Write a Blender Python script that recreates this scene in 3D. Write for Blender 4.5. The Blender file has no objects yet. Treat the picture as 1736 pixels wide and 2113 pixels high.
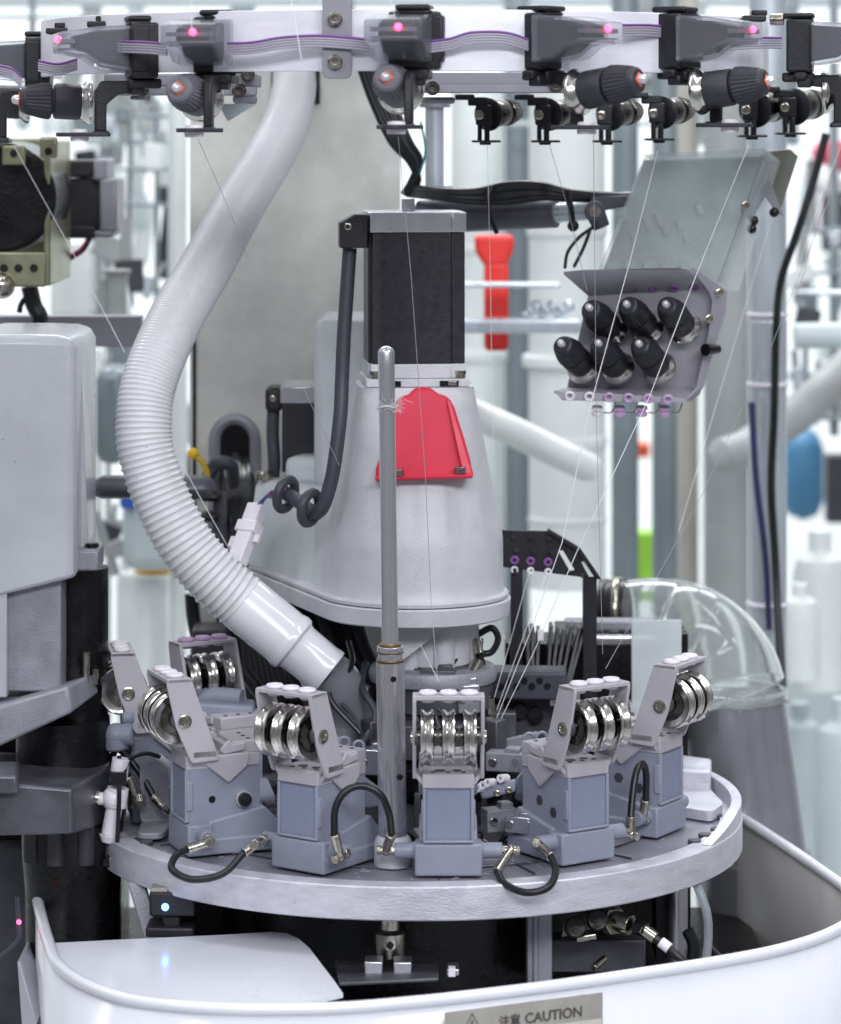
import bpy, bmesh, math, random
from mathutils import Vector, Matrix
R = math.radians
random.seed(7)
sc = bpy.context.scene
COL = sc.collection
# ---------------------------------------------------------------- camera, world, lamps, exposure
F = 6481.0; CU = 868.0; HV = 270.0; CY = -2.04; ZC = 1.4408     # photograph measured on a 1736 x 2113 grid
cam_d = bpy.data.cameras.new('camera'); cam = bpy.data.objects.new('camera', cam_d); COL.objects.link(cam)
cam.location = (0, CY, ZC); cam.rotation_euler = (R(90), 0, 0)
cam_d.sensor_fit = 'HORIZONTAL'; cam_d.sensor_width = 36; cam_d.lens = 36*F/1736
cam_d.shift_y = -(1056.5-HV)/1736
cam_d.clip_start = .05; cam_d.clip_end = 60
cam_d.dof.use_dof = True; cam_d.dof.focus_distance = 1.93; cam_d.dof.aperture_fstop = 10.0
sc.camera = cam
w = bpy.data.worlds.new('World'); sc.world = w; w.use_nodes = True
nt = w.node_tree; bg = nt.nodes['Background']
tc = nt.nodes.new('ShaderNodeTexCoord'); sx = nt.nodes.new('ShaderNodeSeparateXYZ'); cr = nt.nodes.new('ShaderNodeValToRGB')
nt.links.new(tc.outputs['Generated'], sx.inputs[0]); nt.links.new(sx.outputs['Z'], cr.inputs[0])
cr.color_ramp.elements[0].position = 0.0; cr.color_ramp.elements[0].color = (.30,.30,.33,1)
cr.color_ramp.elements[1].position = .5; cr.color_ramp.elements[1].color = (.74,.76,.82,1)
e = cr.color_ramp.elements.new(.25); e.color = (.50,.51,.56,1)
mpw = nt.nodes.new('ShaderNodeMapping'); mpw.inputs['Scale'].default_value = (1,1,.35); nt.links.new(tc.outputs['Generated'], mpw.inputs[0])
nw = nt.nodes.new('ShaderNodeTexNoise'); nw.inputs['Scale'].default_value = 5.0; nw.inputs['Detail'].default_value = 2; nt.links.new(mpw.outputs[0], nw.inputs['Vector'])
mw = nt.nodes.new('ShaderNodeMapRange'); nt.links.new(nw.outputs['Fac'], mw.inputs['Value'])
mw.inputs['From Min'].default_value = .38; mw.inputs['From Max'].default_value = .62; mw.inputs['To Min'].default_value = .45; mw.inputs['To Max'].default_value = 1.40
vm = nt.nodes.new('ShaderNodeVectorMath'); vm.operation = 'SCALE'; nt.links.new(cr.outputs[0], vm.inputs[0]); nt.links.new(mw.outputs[0], vm.inputs['Scale'])
nt.links.new(vm.outputs[0], bg.inputs['Color']); bg.inputs['Strength'].default_value = .47
def area(name, loc, target, sx_, sy_, power, col=(.95,.97,1)):
    l = bpy.data.lights.new(name, 'AREA'); l.shape = 'RECTANGLE'; l.size = sx_; l.size_y = sy_; l.energy = power; l.color = col
    o = bpy.data.objects.new(name, l); COL.objects.link(o); o.location = loc
    o.rotation_euler = (Vector(target)-Vector(loc)).to_track_quat('-Z','Y').to_euler()
    return o
area('ceiling_tube_light', (-.9,-.9,3.1), (-.2,0,1.2), .25, 2.2, 9)
area('ceiling_tube_light', (.9,-.7,3.1), (.2,0,1.2), .20, 2.2, 16)
area('ceiling_tube_light', (.5,-2.9,2.7), (0,0,1.15), 2.6, .5, 47)
area('ceiling_tube_light', (0,2.2,3.6), (0,3.2,1.0), 3.5, 1.0, 150)
area('ceiling_tube_light', (-1.6,.5,2.6), (0,0,1.2), .2, 1.6, 4)
sc.view_settings.view_transform = 'Standard'; sc.view_settings.look = 'None'
sc.view_settings.gamma = 1; sc.view_settings.use_curve_mapping = False
sc.view_settings.exposure = 0.5
sc.render.engine = 'CYCLES'
# ---------------------------------------------------------------- helpers
def P(u, v, Y):
    D = Y-CY
    return Vector(((u-CU)*D/F, Y, ZC-(v-HV)*D/F))
def PH(u, v, h):
    D = h*F/(v-HV)
    return Vector(((u-CU)*D/F, D+CY, ZC-h))
def mm(Y): return (Y-CY)/F        # metres per grid pixel at depth Y
def S(hx):
    c = [int(hx[i:i+2],16)/255 for i in (0,2,4)]
    return tuple(x/12.92 if x <= .04045 else ((x+.055)/1.055)**2.4 for x in c)
MATS = {}
def mat(name, hx, rough=.5, metal=0.0, var=.06, nscale=40, bump=0.0, bscale=300, stretch=None, emit=None, trans=0.0, alpha=1.0, ior=1.45, coat=0.0, rvar=.08, spec=None, wear=.08):
    m = bpy.data.materials.new(name); m.use_nodes = True; MATS[name] = m
    n = m.node_tree.nodes; l = m.node_tree.links; b = n['Principled BSDF']
    c = S(hx) if isinstance(hx, str) else hx
    t = n.new('ShaderNodeTexCoord'); mp = n.new('ShaderNodeMapping'); l.new(t.outputs['Object'], mp.inputs[0])
    if stretch: mp.inputs['Scale'].default_value = stretch
    no = n.new('ShaderNodeTexNoise'); no.inputs['Scale'].default_value = nscale; no.inputs['Detail'].default_value = 6; no.inputs['Roughness'].default_value = .6
    l.new(mp.outputs[0], no.inputs['Vector'])
    rp = n.new('ShaderNodeValToRGB'); l.new(no.outputs['Fac'], rp.inputs[0])
    rp.color_ramp.elements[0].position = .3; rp.color_ramp.elements[1].position = .7
    rp.color_ramp.elements[0].color = (*[max(0,x*(1-var)) for x in c],1); rp.color_ramp.elements[1].color = (*[min(1,x*(1+var)) for x in c],1)
    # wear: large soft smudges and sparse small specks
    n3 = n.new('ShaderNodeTexNoise'); n3.inputs['Scale'].default_value = 14 ; n3.inputs['Detail'].default_value = 8; n3.inputs['Roughness'].default_value = .7; l.new(t.outputs['Object'], n3.inputs['Vector'])
    m3 = n.new('ShaderNodeMapRange'); l.new(n3.outputs['Fac'], m3.inputs['Value']); m3.inputs['From Min'].default_value=.35; m3.inputs['From Max'].default_value=.62; m3.inputs['To Min'].default_value=1-wear; m3.inputs['To Max'].default_value=1.0
    n4 = n.new('ShaderNodeTexNoise'); n4.inputs['Scale'].default_value = 230; n4.inputs['Detail'].default_value = 2; l.new(t.outputs['Object'], n4.inputs['Vector'])
    m4 = n.new('ShaderNodeMapRange'); l.new(n4.outputs['Fac'], m4.inputs['Value']); m4.inputs['From Min'].default_value=.765; m4.inputs['From Max'].default_value=.79; m4.inputs['To Min'].default_value=1.0; m4.inputs['To Max'].default_value=1-min(.7,wear*5)
    mu = n.new('ShaderNodeMath'); mu.operation='MULTIPLY'; l.new(m3.outputs[0], mu.inputs[0]); l.new(m4.outputs[0], mu.inputs[1])
    vs_ = n.new('ShaderNodeVectorMath'); vs_.operation='SCALE'; l.new(rp.outputs[0], vs_.inputs[0]); l.new(mu.outputs[0], vs_.inputs['Scale'])
    l.new(vs_.outputs[0], b.inputs['Base Color'])
    b.inputs['Metallic'].default_value = metal
    mr = n.new('ShaderNodeMapRange'); l.new(no.outputs['Fac'], mr.inputs['Value']); mr.inputs['From Min'].default_value = .3; mr.inputs['From Max'].default_value = .7
    mr.inputs['To Min'].default_value = max(.02, rough-rvar); mr.inputs['To Max'].default_value = min(1, rough+rvar); l.new(mr.outputs[0], b.inputs['Roughness'])
    if bump:
        n2 = n.new('ShaderNodeTexNoise'); n2.inputs['Scale'].default_value = bscale; n2.inputs['Detail'].default_value = 3
        l.new(mp.outputs[0], n2.inputs['Vector'])
        bp = n.new('ShaderNodeBump'); bp.inputs['Strength'].default_value = bump; bp.inputs['Distance'].default_value = .0008
        l.new(n2.outputs['Fac'], bp.inputs['Height']); l.new(bp.outputs[0], b.inputs['Normal'])
    b.inputs['IOR'].default_value = ior
    if trans: b.inputs['Transmission Weight'].default_value = trans
    if alpha < 1: b.inputs['Alpha'].default_value = alpha
    if coat: b.inputs['Coat Weight'].default_value = coat; b.inputs['Coat Roughness'].default_value = .12
    if spec is not None: b.inputs['Specular IOR Level'].default_value = spec
    if emit: b.inputs['Emission Color'].default_value = (*S(emit[0]),1); b.inputs['Emission Strength'].default_value = emit[1]
    return m
mat('blue_plastic','9296a8',.42,wear=.12,var=.05,bump=.25,bscale=900)
mat('blue_panel','858ba2',.5,var=.04,bump=.2,bscale=900)
mat('grey_plastic','b4b1b8',.45,var=.04,bump=.2,bscale=900)
mat('white_ceramic','ebe6ee',.3,var=.02)
mat('pink_ceramic','c5a5cc',.35,var=.05)
mat('purple_ceramic','8a5a9c',.35,var=.05)
mat('chrome','dedbd6',.16,1,var=.10,nscale=120,rvar=.08)
mat('dark_chrome','68645f',.26,1,var=.2,nscale=120)
mat('nickel','b8b3a8',.22,1,var=.15,nscale=300)
mat('steel','cfcfd6',.26,.9,var=.015,nscale=30,stretch=(8,8,1),rvar=.01)
mat('steel_rod','d0d2d8',.24,.85,var=.015,nscale=30,stretch=(8,8,1),rvar=.005)
mat('brass','a5875a',.35,1,var=.12,nscale=120)
mat('cast_grey','cccdd3',.42,.10,var=.05,nscale=60,bump=.5,bscale=1100,wear=.10)
mat('cast_pale','d0d4d8',.45,.05,var=.05,nscale=40,bump=.4,bscale=900)
mat('disc_top','9c9ca6',.36,.45,var=.16,nscale=22,bump=.15,bscale=500)
mat('disc_rim','d2d2dc',.42,.35,var=.12,nscale=60,bump=.5,bscale=350,stretch=(1,1,3))
mat('mill_alu','eeeef8',.42,.15,var=.07,nscale=20,stretch=(1,1,6),bump=.15,bscale=300)
mat('motor_black','25252c',.4,0,var=.15,nscale=200,bump=.2,bscale=900)
mat('black_plastic','212127',.42,0,var=.15,nscale=100,bump=.25,bscale=800)
mat('knob_black','34343c',.5,0,var=.12,nscale=200,bump=.3,bscale=1200)
mat('knob_dark','28292f',.36,0,var=.12,nscale=200,bump=.3,bscale=1200)
mat('cable_black','1a1b20',.35,0,var=.1)
mat('cable_grey','3f404a',.45,0,var=.05)
mat('cable_red','a0304a',.45); mat('cable_teal','2f8f98',.45); mat('cable_yellow','c0a028',.45); mat('cable_violet','5a4f90',.45); mat('cable_navy','30345c',.45); mat('plate_grey','a2a0aa',.42,.1,var=.04)
mat('hose_white','dadade',.36,0,var=.025,nscale=30,coat=.2)
mat('hose_cuff','dfdfe5',.22,0,var=.02,nscale=20,coat=.5)
mat('red_plastic','e0324f',.36,0,var=.05,nscale=30,bump=.12,bscale=1400,wear=.14)
mat('red_tool','e63a34',.4,0,var=.05)
mat('white_paint','e6e7f0',.24,0,wear=.035,var=.02,nscale=8,coat=.5)
mat('grey_cover','b4b6bd',.32,0,wear=.12,var=.03,nscale=12,bump=.15,bscale=900,coat=.2)
mat('bead_blast','92939c',.5,.3,var=.14,nscale=60,bump=.4,bscale=600)
mat('dark_steel','606068',.42,.55,var=.25,nscale=40,bump=.2,bscale=300)
mat('dark_cast','4a4a50',.5,.4,var=.2,nscale=40,bump=.4,bscale=400)
mat('oily_black','0e0e11',.3,0,var=.5,nscale=60,bump=.5,bscale=250)
mat('clamp_grey','8e8e97',.45,.2,var=.05)
mat('orange_ring','e2603c',.4); mat('tip_white','d8d6dc',.25,.4)
mat('yellow_zinc','93937a',.34,.6,var=.25,nscale=30)
mat('olive_metal','84857c',.45,.3,var=.05)
mat('ribbon_grey','a8a4b2',.4,var=.05); mat('ribbon_dark','6a6676',.5); mat('ribbon_violet','7a4a96',.45)
mat('led_red','ff2040',.3,emit=('ff2a4c',12)); mat('led_blue','60b0ff',.3,emit=('4a9cff',8))
mat('yarn','f2f2f6',.8,var=.05); mat('yarn_dark','a6a6ae',.8,var=.05)
mat('translucent_cover','c8ccd6',.12,trans=.75,ior=1.2,alpha=.62,var=.03)
mat('clear_acrylic','dde6e8',.14,trans=.35,ior=1.15,alpha=.34,var=.05)
mat('clear_pvc','f4f7f7',.05,trans=.90,ior=1.28,var=.02,rvar=.02)
mat('smoky_pvc','9a9ca6',.16,trans=.25,ior=1.2,var=.1,coat=.6)
mat('frosted','dde3e6',.5,trans=.2,ior=1.1,alpha=.8)
mat('clear_tube','c8d0d4',.1,trans=.5,ior=1.15,alpha=.7)
mat('sign_silver','c4c0ba',.3,.4,var=.1,nscale=30,bump=.3,bscale=60); mat('sign_cream','d9d6cc',.4,.1,var=.05); mat('sign_ink','6b6663',.35,.5)
mat('bg_white','e8edec',.5,var=.04,nscale=6); mat('bg_pale','c6d2d4',.5,var=.05,nscale=5); mat('bg_blue_grey','8c969c',.4,.3,var=.15,nscale=6)
mat('bg_grey','a5a9a9',.5,var=.1,nscale=6); mat('bg_beige','c2c0b6',.5,var=.05,nscale=6); mat('bg_dark','3c3f44',.5,var=.3,nscale=10)
mat('bg_blue','4f86ac',.5,var=.1); mat('bg_green','a4e048',.5); mat('bg_yellow','e8b828',.5); mat('bg_pink','ee3f68',.5); mat('bg_royal','4068c8',.5)
mat('bg_steel','ccd4dc',.3,.5,var=.1,nscale=8,stretch=(6,6,1))
mat('cone_yarn','eef2f2',.7,var=.02,nscale=80)
mat('lint','c8c8cc',.9)
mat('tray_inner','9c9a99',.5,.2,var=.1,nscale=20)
# brushed, blotchy stainless sheet of the column
def column_mat():
    m = mat('column_sheet','e4e4df',.34,.40,wear=.22,var=.08,nscale=9,stretch=(1,1,.6),bump=.12,bscale=500)
    return m
column_mat()
# perforated strainer sheet
def mesh_sheet():
    m = mat('perforated_sheet','a9aab2',.30,.6,var=.12,nscale=10)
    n = m.node_tree.nodes; l = m.node_tree.links; b = n['Principled BSDF']
    t = n.new('ShaderNodeTexCoord')
    wv = n.new('ShaderNodeTexVoronoi'); wv.inputs['Scale'].default_value = 420; wv.inputs['Randomness'].default_value = .15
    l.new(t.outputs['Object'], wv.inputs['Vector'])
    bp = n.new('ShaderNodeBump'); bp.inputs['Strength'].default_value = .25; bp.inputs['Distance'].default_value = .0004
    l.new(wv.outputs['Distance'], bp.inputs['Height']); l.new(bp.outputs[0], b.inputs['Normal'])
mesh_sheet()

WM = {}
def frame_of(o): return WM[o.name]
def tag(o, label=None, cat=None, group=None, kind=None):
    if label: o['label'] = label
    if cat: o['category'] = cat
    if group: o['group'] = group
    if kind: o['kind'] = kind
    return o
def thing(name, label, cat, loc=(0,0,0), rz=0.0, group=None, M=None):
    o = bpy.data.objects.new(name, None); COL.objects.link(o); o.empty_display_size = .01
    if M is None: M = Matrix.Translation(Vector(loc)) @ Matrix.Rotation(rz,4,'Z')
    o.matrix_world = M; WM[o.name] = M
    return tag(o, label, cat, group)
def dirM(p, d, up='Y'):
    return Matrix.Translation(Vector(p)) @ Vector(d).to_track_quat('Z', up).to_matrix().to_4x4()
SPLIT=set('bolt seam cap_screw screw_hole rivet hole side_hole cap_hole cam_block lever small_tube rear_panel cable_tie rubber_stop guide_ring fin rib pin tab zip_tie cross_hole slot_opening side_fold vent_slot brass_ring thread_tab cable ring component blade black_screw end_cap black_cap drum_rib fitting'.split())
def islands(bm):
    seen=set(); out=[]
    for f in bm.faces:
        if f in seen: continue
        st_=[f]; seen.add(f); cur=[]
        while st_:
            g=st_.pop(); cur.append(g)
            for e in g.edges:
                for h in e.link_faces:
                    if h not in seen: seen.add(h); st_.append(h)
        out.append(cur)
    return out
class MB:
    def __init__(s, M=None): s.bm = bmesh.new(); s.M = M or Matrix.Identity(4)
    def _add(s, verts, faces, M=None):
        T = s.M @ M if M else s.M
        vs = [s.bm.verts.new(T @ Vector(v)) for v in verts]
        for f in faces:
            try: s.bm.faces.new([vs[i] for i in f])
            except ValueError: pass
        return s
    def box(s, c, d, M=None, rz=0, rx=0, ry=0):
        x,y,z = d[0]/2,d[1]/2,d[2]/2
        T = Matrix.Translation(Vector(c)) @ Matrix.Rotation(rz,4,'Z') @ Matrix.Rotation(ry,4,'Y') @ Matrix.Rotation(rx,4,'X')
        if M: T = M @ T
        v = [(-x,-y,-z),(x,-y,-z),(x,y,-z),(-x,y,-z),(-x,-y,z),(x,-y,z),(x,y,z),(-x,y,z)]
        return s._add(v,[(0,3,2,1),(4,5,6,7),(0,1,5,4),(1,2,6,5),(2,3,7,6),(3,0,4,7)],T)
    def hexa(s, v8): return s._add(v8,[(0,3,2,1),(4,5,6,7),(0,1,5,4),(1,2,6,5),(2,3,7,6),(3,0,4,7)])
    def prism(s, poly, lo, hi, axis='Z', M=None):
        f = {'Z':lambda a,b,c:(a,b,c),'X':lambda a,b,c:(c,a,b),'Y':lambda a,b,c:(a,c,b)}[axis]
        n = len(poly)
        v = [f(a,b,lo) for a,b in poly]+[f(a,b,hi) for a,b in poly]
        fs = [tuple(range(n)), tuple(range(2*n-1,n-1,-1))]+[(i,(i+1)%n,n+(i+1)%n,n+i) for i in range(n)]
        return s._add(v, fs, M)
    def rings(s, rs, caps=True, closed=False, M=None):
        n = len(rs[0]); v = [p for r in rs for p in r]; fs = []
        m = len(rs)
        for j in range(m-1 if not closed else m):
            k = (j+1)%m
            for i in range(n): fs.append((j*n+i, j*n+(i+1)%n, k*n+(i+1)%n, k*n+i))
        if caps and not closed: fs.append(tuple(range(n-1,-1,-1))); fs.append(tuple((m-1)*n+i for i in range(n)))
        return s._add(v, fs, M)
    def lathe(s, prof, M=None, seg=32, caps=True, mod=None):
        rs = []
        for j,(r,z) in enumerate(prof):
            rs.append([((r*(mod(j,i) if mod else 1))*math.cos(2*math.pi*i/seg), (r*(mod(j,i) if mod else 1))*math.sin(2*math.pi*i/seg), z) for i in range(seg)])
        return s.rings(rs, caps, M=M)
    def cyl(s, p0, p1, r0, r1=None, seg=24):
        p0=Vector(p0); p1=Vector(p1); L=(p1-p0).length
        return s.lathe([(r0,0),(r0 if r1 is None else r1,L)], dirM(p0,p1-p0), seg)
    def tube(s, pts, r, seg=12, caps=True, closed=False):
        pts=[Vector(p) for p in pts]; n=len(pts); rs=[]; nv=None
        for i,p in enumerate(pts):
            a = pts[(i-1)%n] if (closed or i>0) else p; b = pts[(i+1)%n] if (closed or i<n-1) else p
            t=(b-a).normalized()
            if nv is None:
                nv = t.orthogonal().normalized()
            nv = (nv - t*nv.dot(t)).normalized(); bn = t.cross(nv)
            rr = r[i] if isinstance(r,(list,tuple)) else r
            rs.append([p+nv*rr*math.cos(2*math.pi*k/seg)+bn*rr*math.sin(2*math.pi*k/seg) for k in range(seg)])
        return s.rings(rs, caps, closed)
    def torus(s, M, Rr, r, seg=32, sg=10):
        pts=[(Rr*math.cos(2*math.pi*i/seg), Rr*math.sin(2*math.pi*i/seg),0) for i in range(seg)]
        return s.tube([M@Vector(p) for p in pts], r, sg, closed=True)
    def sphere(s, c, r, seg=16):
        prof=[(max(1e-5,r*math.sin(math.pi*i/10)), -r*math.cos(math.pi*i/10)) for i in range(11)]
        return s.lathe(prof, Matrix.Translation(Vector(c)), seg)
    def build(s, name, m, parent=None, bevel=0, smooth=True, ang=38, label=None, local=False, solid=0):
        bm = s.bm
        if name in SPLIT and not getattr(s,'one',False):
            isl = islands(bm)
            if 1 < len(isl) <= 60:
                last=None
                for fs in isl:
                    m2=MB(); m2.one=True; mp={}
                    for f in fs:
                        for v in f.verts:
                            if v not in mp: mp[v]=m2.bm.verts.new(v.co)
                        m2.bm.faces.new([mp[v] for v in f.verts])
                    last=m2.build(name,m,parent,bevel,smooth,ang,label,local,solid)
                bm.free(); return last
        bmesh.ops.recalc_face_normals(bm, faces=bm.faces)
        me = bpy.data.meshes.new(name)
        if parent is not None:
            if not local: bm.transform(frame_of(parent).inverted())
            loc = None
        else:
            xs=[v.co for v in bm.verts]
            lo=Vector((min(v.x for v in xs),min(v.y for v in xs),min(v.z for v in xs))); hi=Vector((max(v.x for v in xs),max(v.y for v in xs),max(v.z for v in xs)))
            loc=Vector(((lo.x+hi.x)/2,(lo.y+hi.y)/2,lo.z)); bm.transform(Matrix.Translation(-loc))
        bm.to_mesh(me); bm.free()
        if smooth: me.shade_smooth(); me.set_sharp_from_angle(angle=R(ang))
        me.materials.append(MATS[m] if isinstance(m,str) else m)
        o = bpy.data.objects.new(name, me); COL.objects.link(o)
        if parent is not None: o.parent = parent; WM[o.name] = frame_of(parent)
        else: o.location = loc; WM[o.name] = Matrix.Translation(loc)
        if solid:
            md = o.modifiers.new('thickness','SOLIDIFY'); md.thickness = solid; md.offset = 0
        if bevel:
            md = o.modifiers.new('bevel','BEVEL'); md.width = bevel; md.segments = 2; md.limit_method='ANGLE'; md.angle_limit=R(40); md.harden_normals = False
        if label: o['label']=label
        return o
def copy_tree(o, parent=None):
    c = o.copy(); COL.objects.link(c)
    if parent: c.parent = parent
    for ch in list(o.children): copy_tree(ch, c)
    return c
def catmull(pts, n=8):
    pts=[Vector(p) for p in pts]; q=[pts[0]*2-pts[1]]+pts+[pts[-1]*2-pts[-2]]; out=[]
    for i in range(1,len(q)-2):
        for k in range(n):
            t=k/n; a,b,c,d=q[i-1],q[i],q[i+1],q[i+2]
            out.append(.5*((2*b)+(c-a)*t+(2*a-5*b+4*c-d)*t*t+(3*b-a-3*c+d)*t**3))
    out.append(pts[-1]); return out
def screw(par, p, d, r=.0025, h=.0018, name='screw', m='nickel', local=False):
    b=MB(); T=dirM(p,d)
    b.lathe([(r,0),(r,h*.75),(r*.8,h),(r*.5,h),(r*.42,h*.35),(.00001,h*.35)],T,18)
    return b.build(name,m,par,local=local)
def rounded(poly, r, n=4):
    out=[]; N=len(poly)
    for i in range(N):
        p=Vector(poly[i]); a=Vector(poly[i-1])-p; b=Vector(poly[(i+1)%N])-p
        rr=min(r,a.length*.45,b.length*.45); p0=p+a.normalized()*rr; p1=p+b.normalized()*rr
        for k in range(n+1):
            t=k/n; q=p0*(1-t)**2+p*2*t*(1-t)+p1*t*t; out.append((q.x,q.y))
    return out
mat('board_grey','97a0a0',.5,var=.22,nscale=70)
mat('knob_dusty','74747e',.6,0,var=.12,nscale=150,bump=.3,bscale=1200,wear=.2)
# ================================================================ SETTING
b = MB(); b.box((0,4.6,1.2),(9,.05,5)); tag(b.build('wall','bg_white'), kind='structure')
b = MB(); b.box((0,1.6,-.03),(9,9,.05)); tag(b.build('floor','bg_grey'), kind='structure')

# ================================================================ BED PLATE (the round plate of the machine)
DX = -.002
def circ(r, n, a0=0, a1=2*math.pi, cx=DX, cy=0, closed=True):
    return [(cx+r*math.sin(a0+(a1-a0)*i/(n if closed else n-1)), cy-r*math.cos(a0+(a1-a0)*i/(n if closed else n-1))) for i in range(n)]
bed = thing('bed_plate','thick round aluminium plate carrying the blue-grey pulley stations','machine plate',(DX,0,.98))
def annulus(ri, ro, z0, z1, n=128):
    b = MB(); rs=[]
    for r,z in ((ro-.0008,z1),(ro,z1-.0008),(ro,z0+.0008),(ro-.0008,z0),(ri,z0),(ri,z1)):
        rs.append([(x,y,z) for x,y in circ(r,n)])
    b.rings(rs, closed=True); return b
annulus(.196,.2101,.98,1.0).build('rim','disc_rim',bed,ang=30)
annulus(.128,.1955,.981,.9985).build('deck','disc_top',bed,ang=30)
b = MB()                         # thin machined step lines and plate segments on the deck
for a in (-58,-20,4,22,44):
    b.box((DX+.172*math.sin(R(a)),-.172*math.cos(R(a)),.9990),(.0007,.030,.0016),rz=R(a))
b.tube([(x,y,.9992) for x,y in circ(.1600,100)],.0007,6,closed=True)
b.build('seam','dark_steel',bed)
# raised pocket casting on the right of the plate
b = MB()
arc = circ(.2095,40,R(60),R(128),closed=False); arc2 = circ(.2030,40,R(60),R(128),closed=False)
rs=[]
na=len(arc)
for i in range(na):
    zt=1.0004+.0100*min(1,i/9)**.8
    (x0,y0),(x1,y1)=arc[i],arc2[i]; rs.append([(x0,y0,1.0002),(x1,y1,1.0002),(x1,y1,zt),(x0,y0,zt)])
b.rings(rs)
b.prism(rounded([(.160,-.015),(.186,-.035),(.196,-.01),(.19,.05),(.17,.06)],.006),.9995,1.006)
b.build('pocket_rim','disc_rim',bed,bevel=.001)
b = MB()
b.prism([(.150,.04),(.192,.035),(.196,.075),(.16,.10)],1.0,1.018); b.build('raised_block','disc_rim',bed,bevel=.0015)
b = MB()
for x,y in ((.178,-.075),(.187,-.06),(.170,-.092),(-.17,-.095),(.19,-.02)):
    b.cyl((x,y,.999),(x,y,1.0012),.0042)
b.build('bolt','dark_steel',bed)

# ================================================================ PULLEY STATIONS
def k(*a): return tuple(x*.001 for x in a)
def pulley_station(name, label, x, y, phi, holes='hole', panel=True):
    t = thing(name,label,'pulley station',(x,y,1.0),R(phi),'pulley stations standing on the round plate')
    L = dict(parent=t, local=True)
    b = MB()
    b.box(k(0,8,9.5),k(40,16,19)); b.prism([k(14,0)[:2],k(52,0)[:2],k(60,8)[:2],k(60,17)[:2],k(50,27)[:2],k(14,20)[:2]],-.0175,.0175,'X')
    b.box(k(0,36,5),k(39,44,10))
    b.box(k(0,50,20),k(14,3,6))
    b.build('base','blue_plastic',bevel=.0012,**L)
    b = MB()
    b.box(k(0,25,35),k(29.6,46,34)); b.box(k(-14.2,1.2,36),k(2,3,32)); b.box(k(14.2,1.2,36),k(2,3,32)); b.box(k(0,1.0,20.5),k(30,3,1.8))
    b.box(k(-15.4,2.5,36),k(1.2,4,18)); b.box(k(15.4,2.5,36),k(1.2,4,18))
    b.build('body','blue_plastic',bevel=.0006,**L)
    b = MB(); b.box(k(0,1.6,36),k(26,1.2,29)); b.build('front_panel','blue_panel',**L)
    b = MB()
    b.box(k(0,24,56),k(31,47.5,8.4)); b.box(k(0,39,63.5),k(31,18,8)); b.box(k(0,28,62.6),k(22,5,6))
    for s in (-1,1):
        b.prism([k(11,59.5)[:2],k(12,55)[:2],k(27,42.5)[:2],k(39,52)[:2],k(40.5,60.5)[:2],k(30,60.5)[:2]], s*.0150, s*.0176,'X')
        b.prism([k(21,63)[:2],k(24,60)[:2],k(38,62)[:2],k(38,67)[:2],k(30,66)[:2],k(27,69)[:2]], s*.0150, s*.0172,'X')
    b.build('cap','grey_plastic',bevel=.0009,**L)
    b = MB()
    for q in (-9,0,9):
        b.cyl(k(q,7,60.0),k(q,7,60.5),.0016,seg=12); b.cyl(k(q,42,67.2),k(q,42,67.8),.0014,seg=12)
    b.cyl(k(-5,12,60.0),k(-5,12,60.5),.0032,seg=16); b.cyl(k(5,12,60.0),k(5,12,60.5),.0026,seg=16)
    b.build('cap_hole','black_plastic',**L)
    b = MB()
    pl = rounded([k(-13.8,106)[:2],k(-13.0,109)[:2],k(1.6,109)[:2],k(20,58)[:2],k(2,57)[:2],k(-8,80)[:2]],.002,3)
    for s in (-1,1):
        b.prism(pl, s*.0190, s*.0212,'X')
        b.prism([k(15.2,53)[:2],k(21.2,60)[:2],k(21.2,64)[:2],k(19,64)[:2],k(19,61)[:2],k(15.2,57)[:2]][::1] if s>0 else [k(-15.2,53)[:2],k(-21.2,60)[:2],k(-21.2,64)[:2],k(-19,64)[:2],k(-19,61)[:2],k(-15.2,57)[:2]], .003,.018,'Y')
    b.box(k(0,-5.7,107.6),k(42.4,15.4,2.4))
    b.build('bracket','grey_plastic',bevel=.0007,**L)
    for q in (-12.6,0,12.6):
        b = MB(M=Matrix.Translation(Vector(k(q,-5.5,84.0))) @ Matrix.Rotation(R(90),4,'Y'))
        b.lathe([(.0032,-.0030),(.0138,-.0030),(.0150,-.0039),(.0157,-.0035),(.0159,-.0026),(.0154,-.0017),(.0145,-.0009),(.0141,0),(.0145,.0009),(.0154,.0017),(.0159,.0026),(.0157,.0035),(.0150,.0039),(.0138,.0030),(.0032,.0030)],seg=56)
        p = b.build('pulley','chrome',**L)
        b = MB(M=Matrix.Translation(Vector(k(q,-5.5,84.0))) @ Matrix.Rotation(R(90),4,'Y'))
        b.lathe([(.0062,-.0042),(.0086,-.0036),(.0105,-.0033)],seg=32,caps=False); b.lathe([(.0062,.0042),(.0086,.0036),(.0105,.0033)],seg=32,caps=False)
        b.lathe([(.0032,-.0058),(.0058,-.0054),(.0058,.0054),(.0032,.0058)],seg=32)
        bb = b.build('bearing','dark_chrome',parent=t,local=True); bb.parent = p
    b = MB(); b.cyl(k(-20,-5.5,84.0),k(20,-5.5,84.0),.0052); b.build('axle','dark_steel',**L)
    for q in (-12.2,0,12.2):
        b = MB(M=Matrix.Translation(Vector(k(q,-6,108.6))))
        b.lathe([(.0012,.0004),(.0048,.0002),(.0054,.0009),(.0054,.0017),(.0046,.0026),(.0028,.0028),(.0014,.0022),(.0012,.0004)],seg=28,caps=False)
        b.lathe([(.0036,-.0042),(.0044,-.0036),(.0044,-.0028),(.0036,-.0024)],seg=24)
        b.build('eyelet','white_ceramic',**L)
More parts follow.
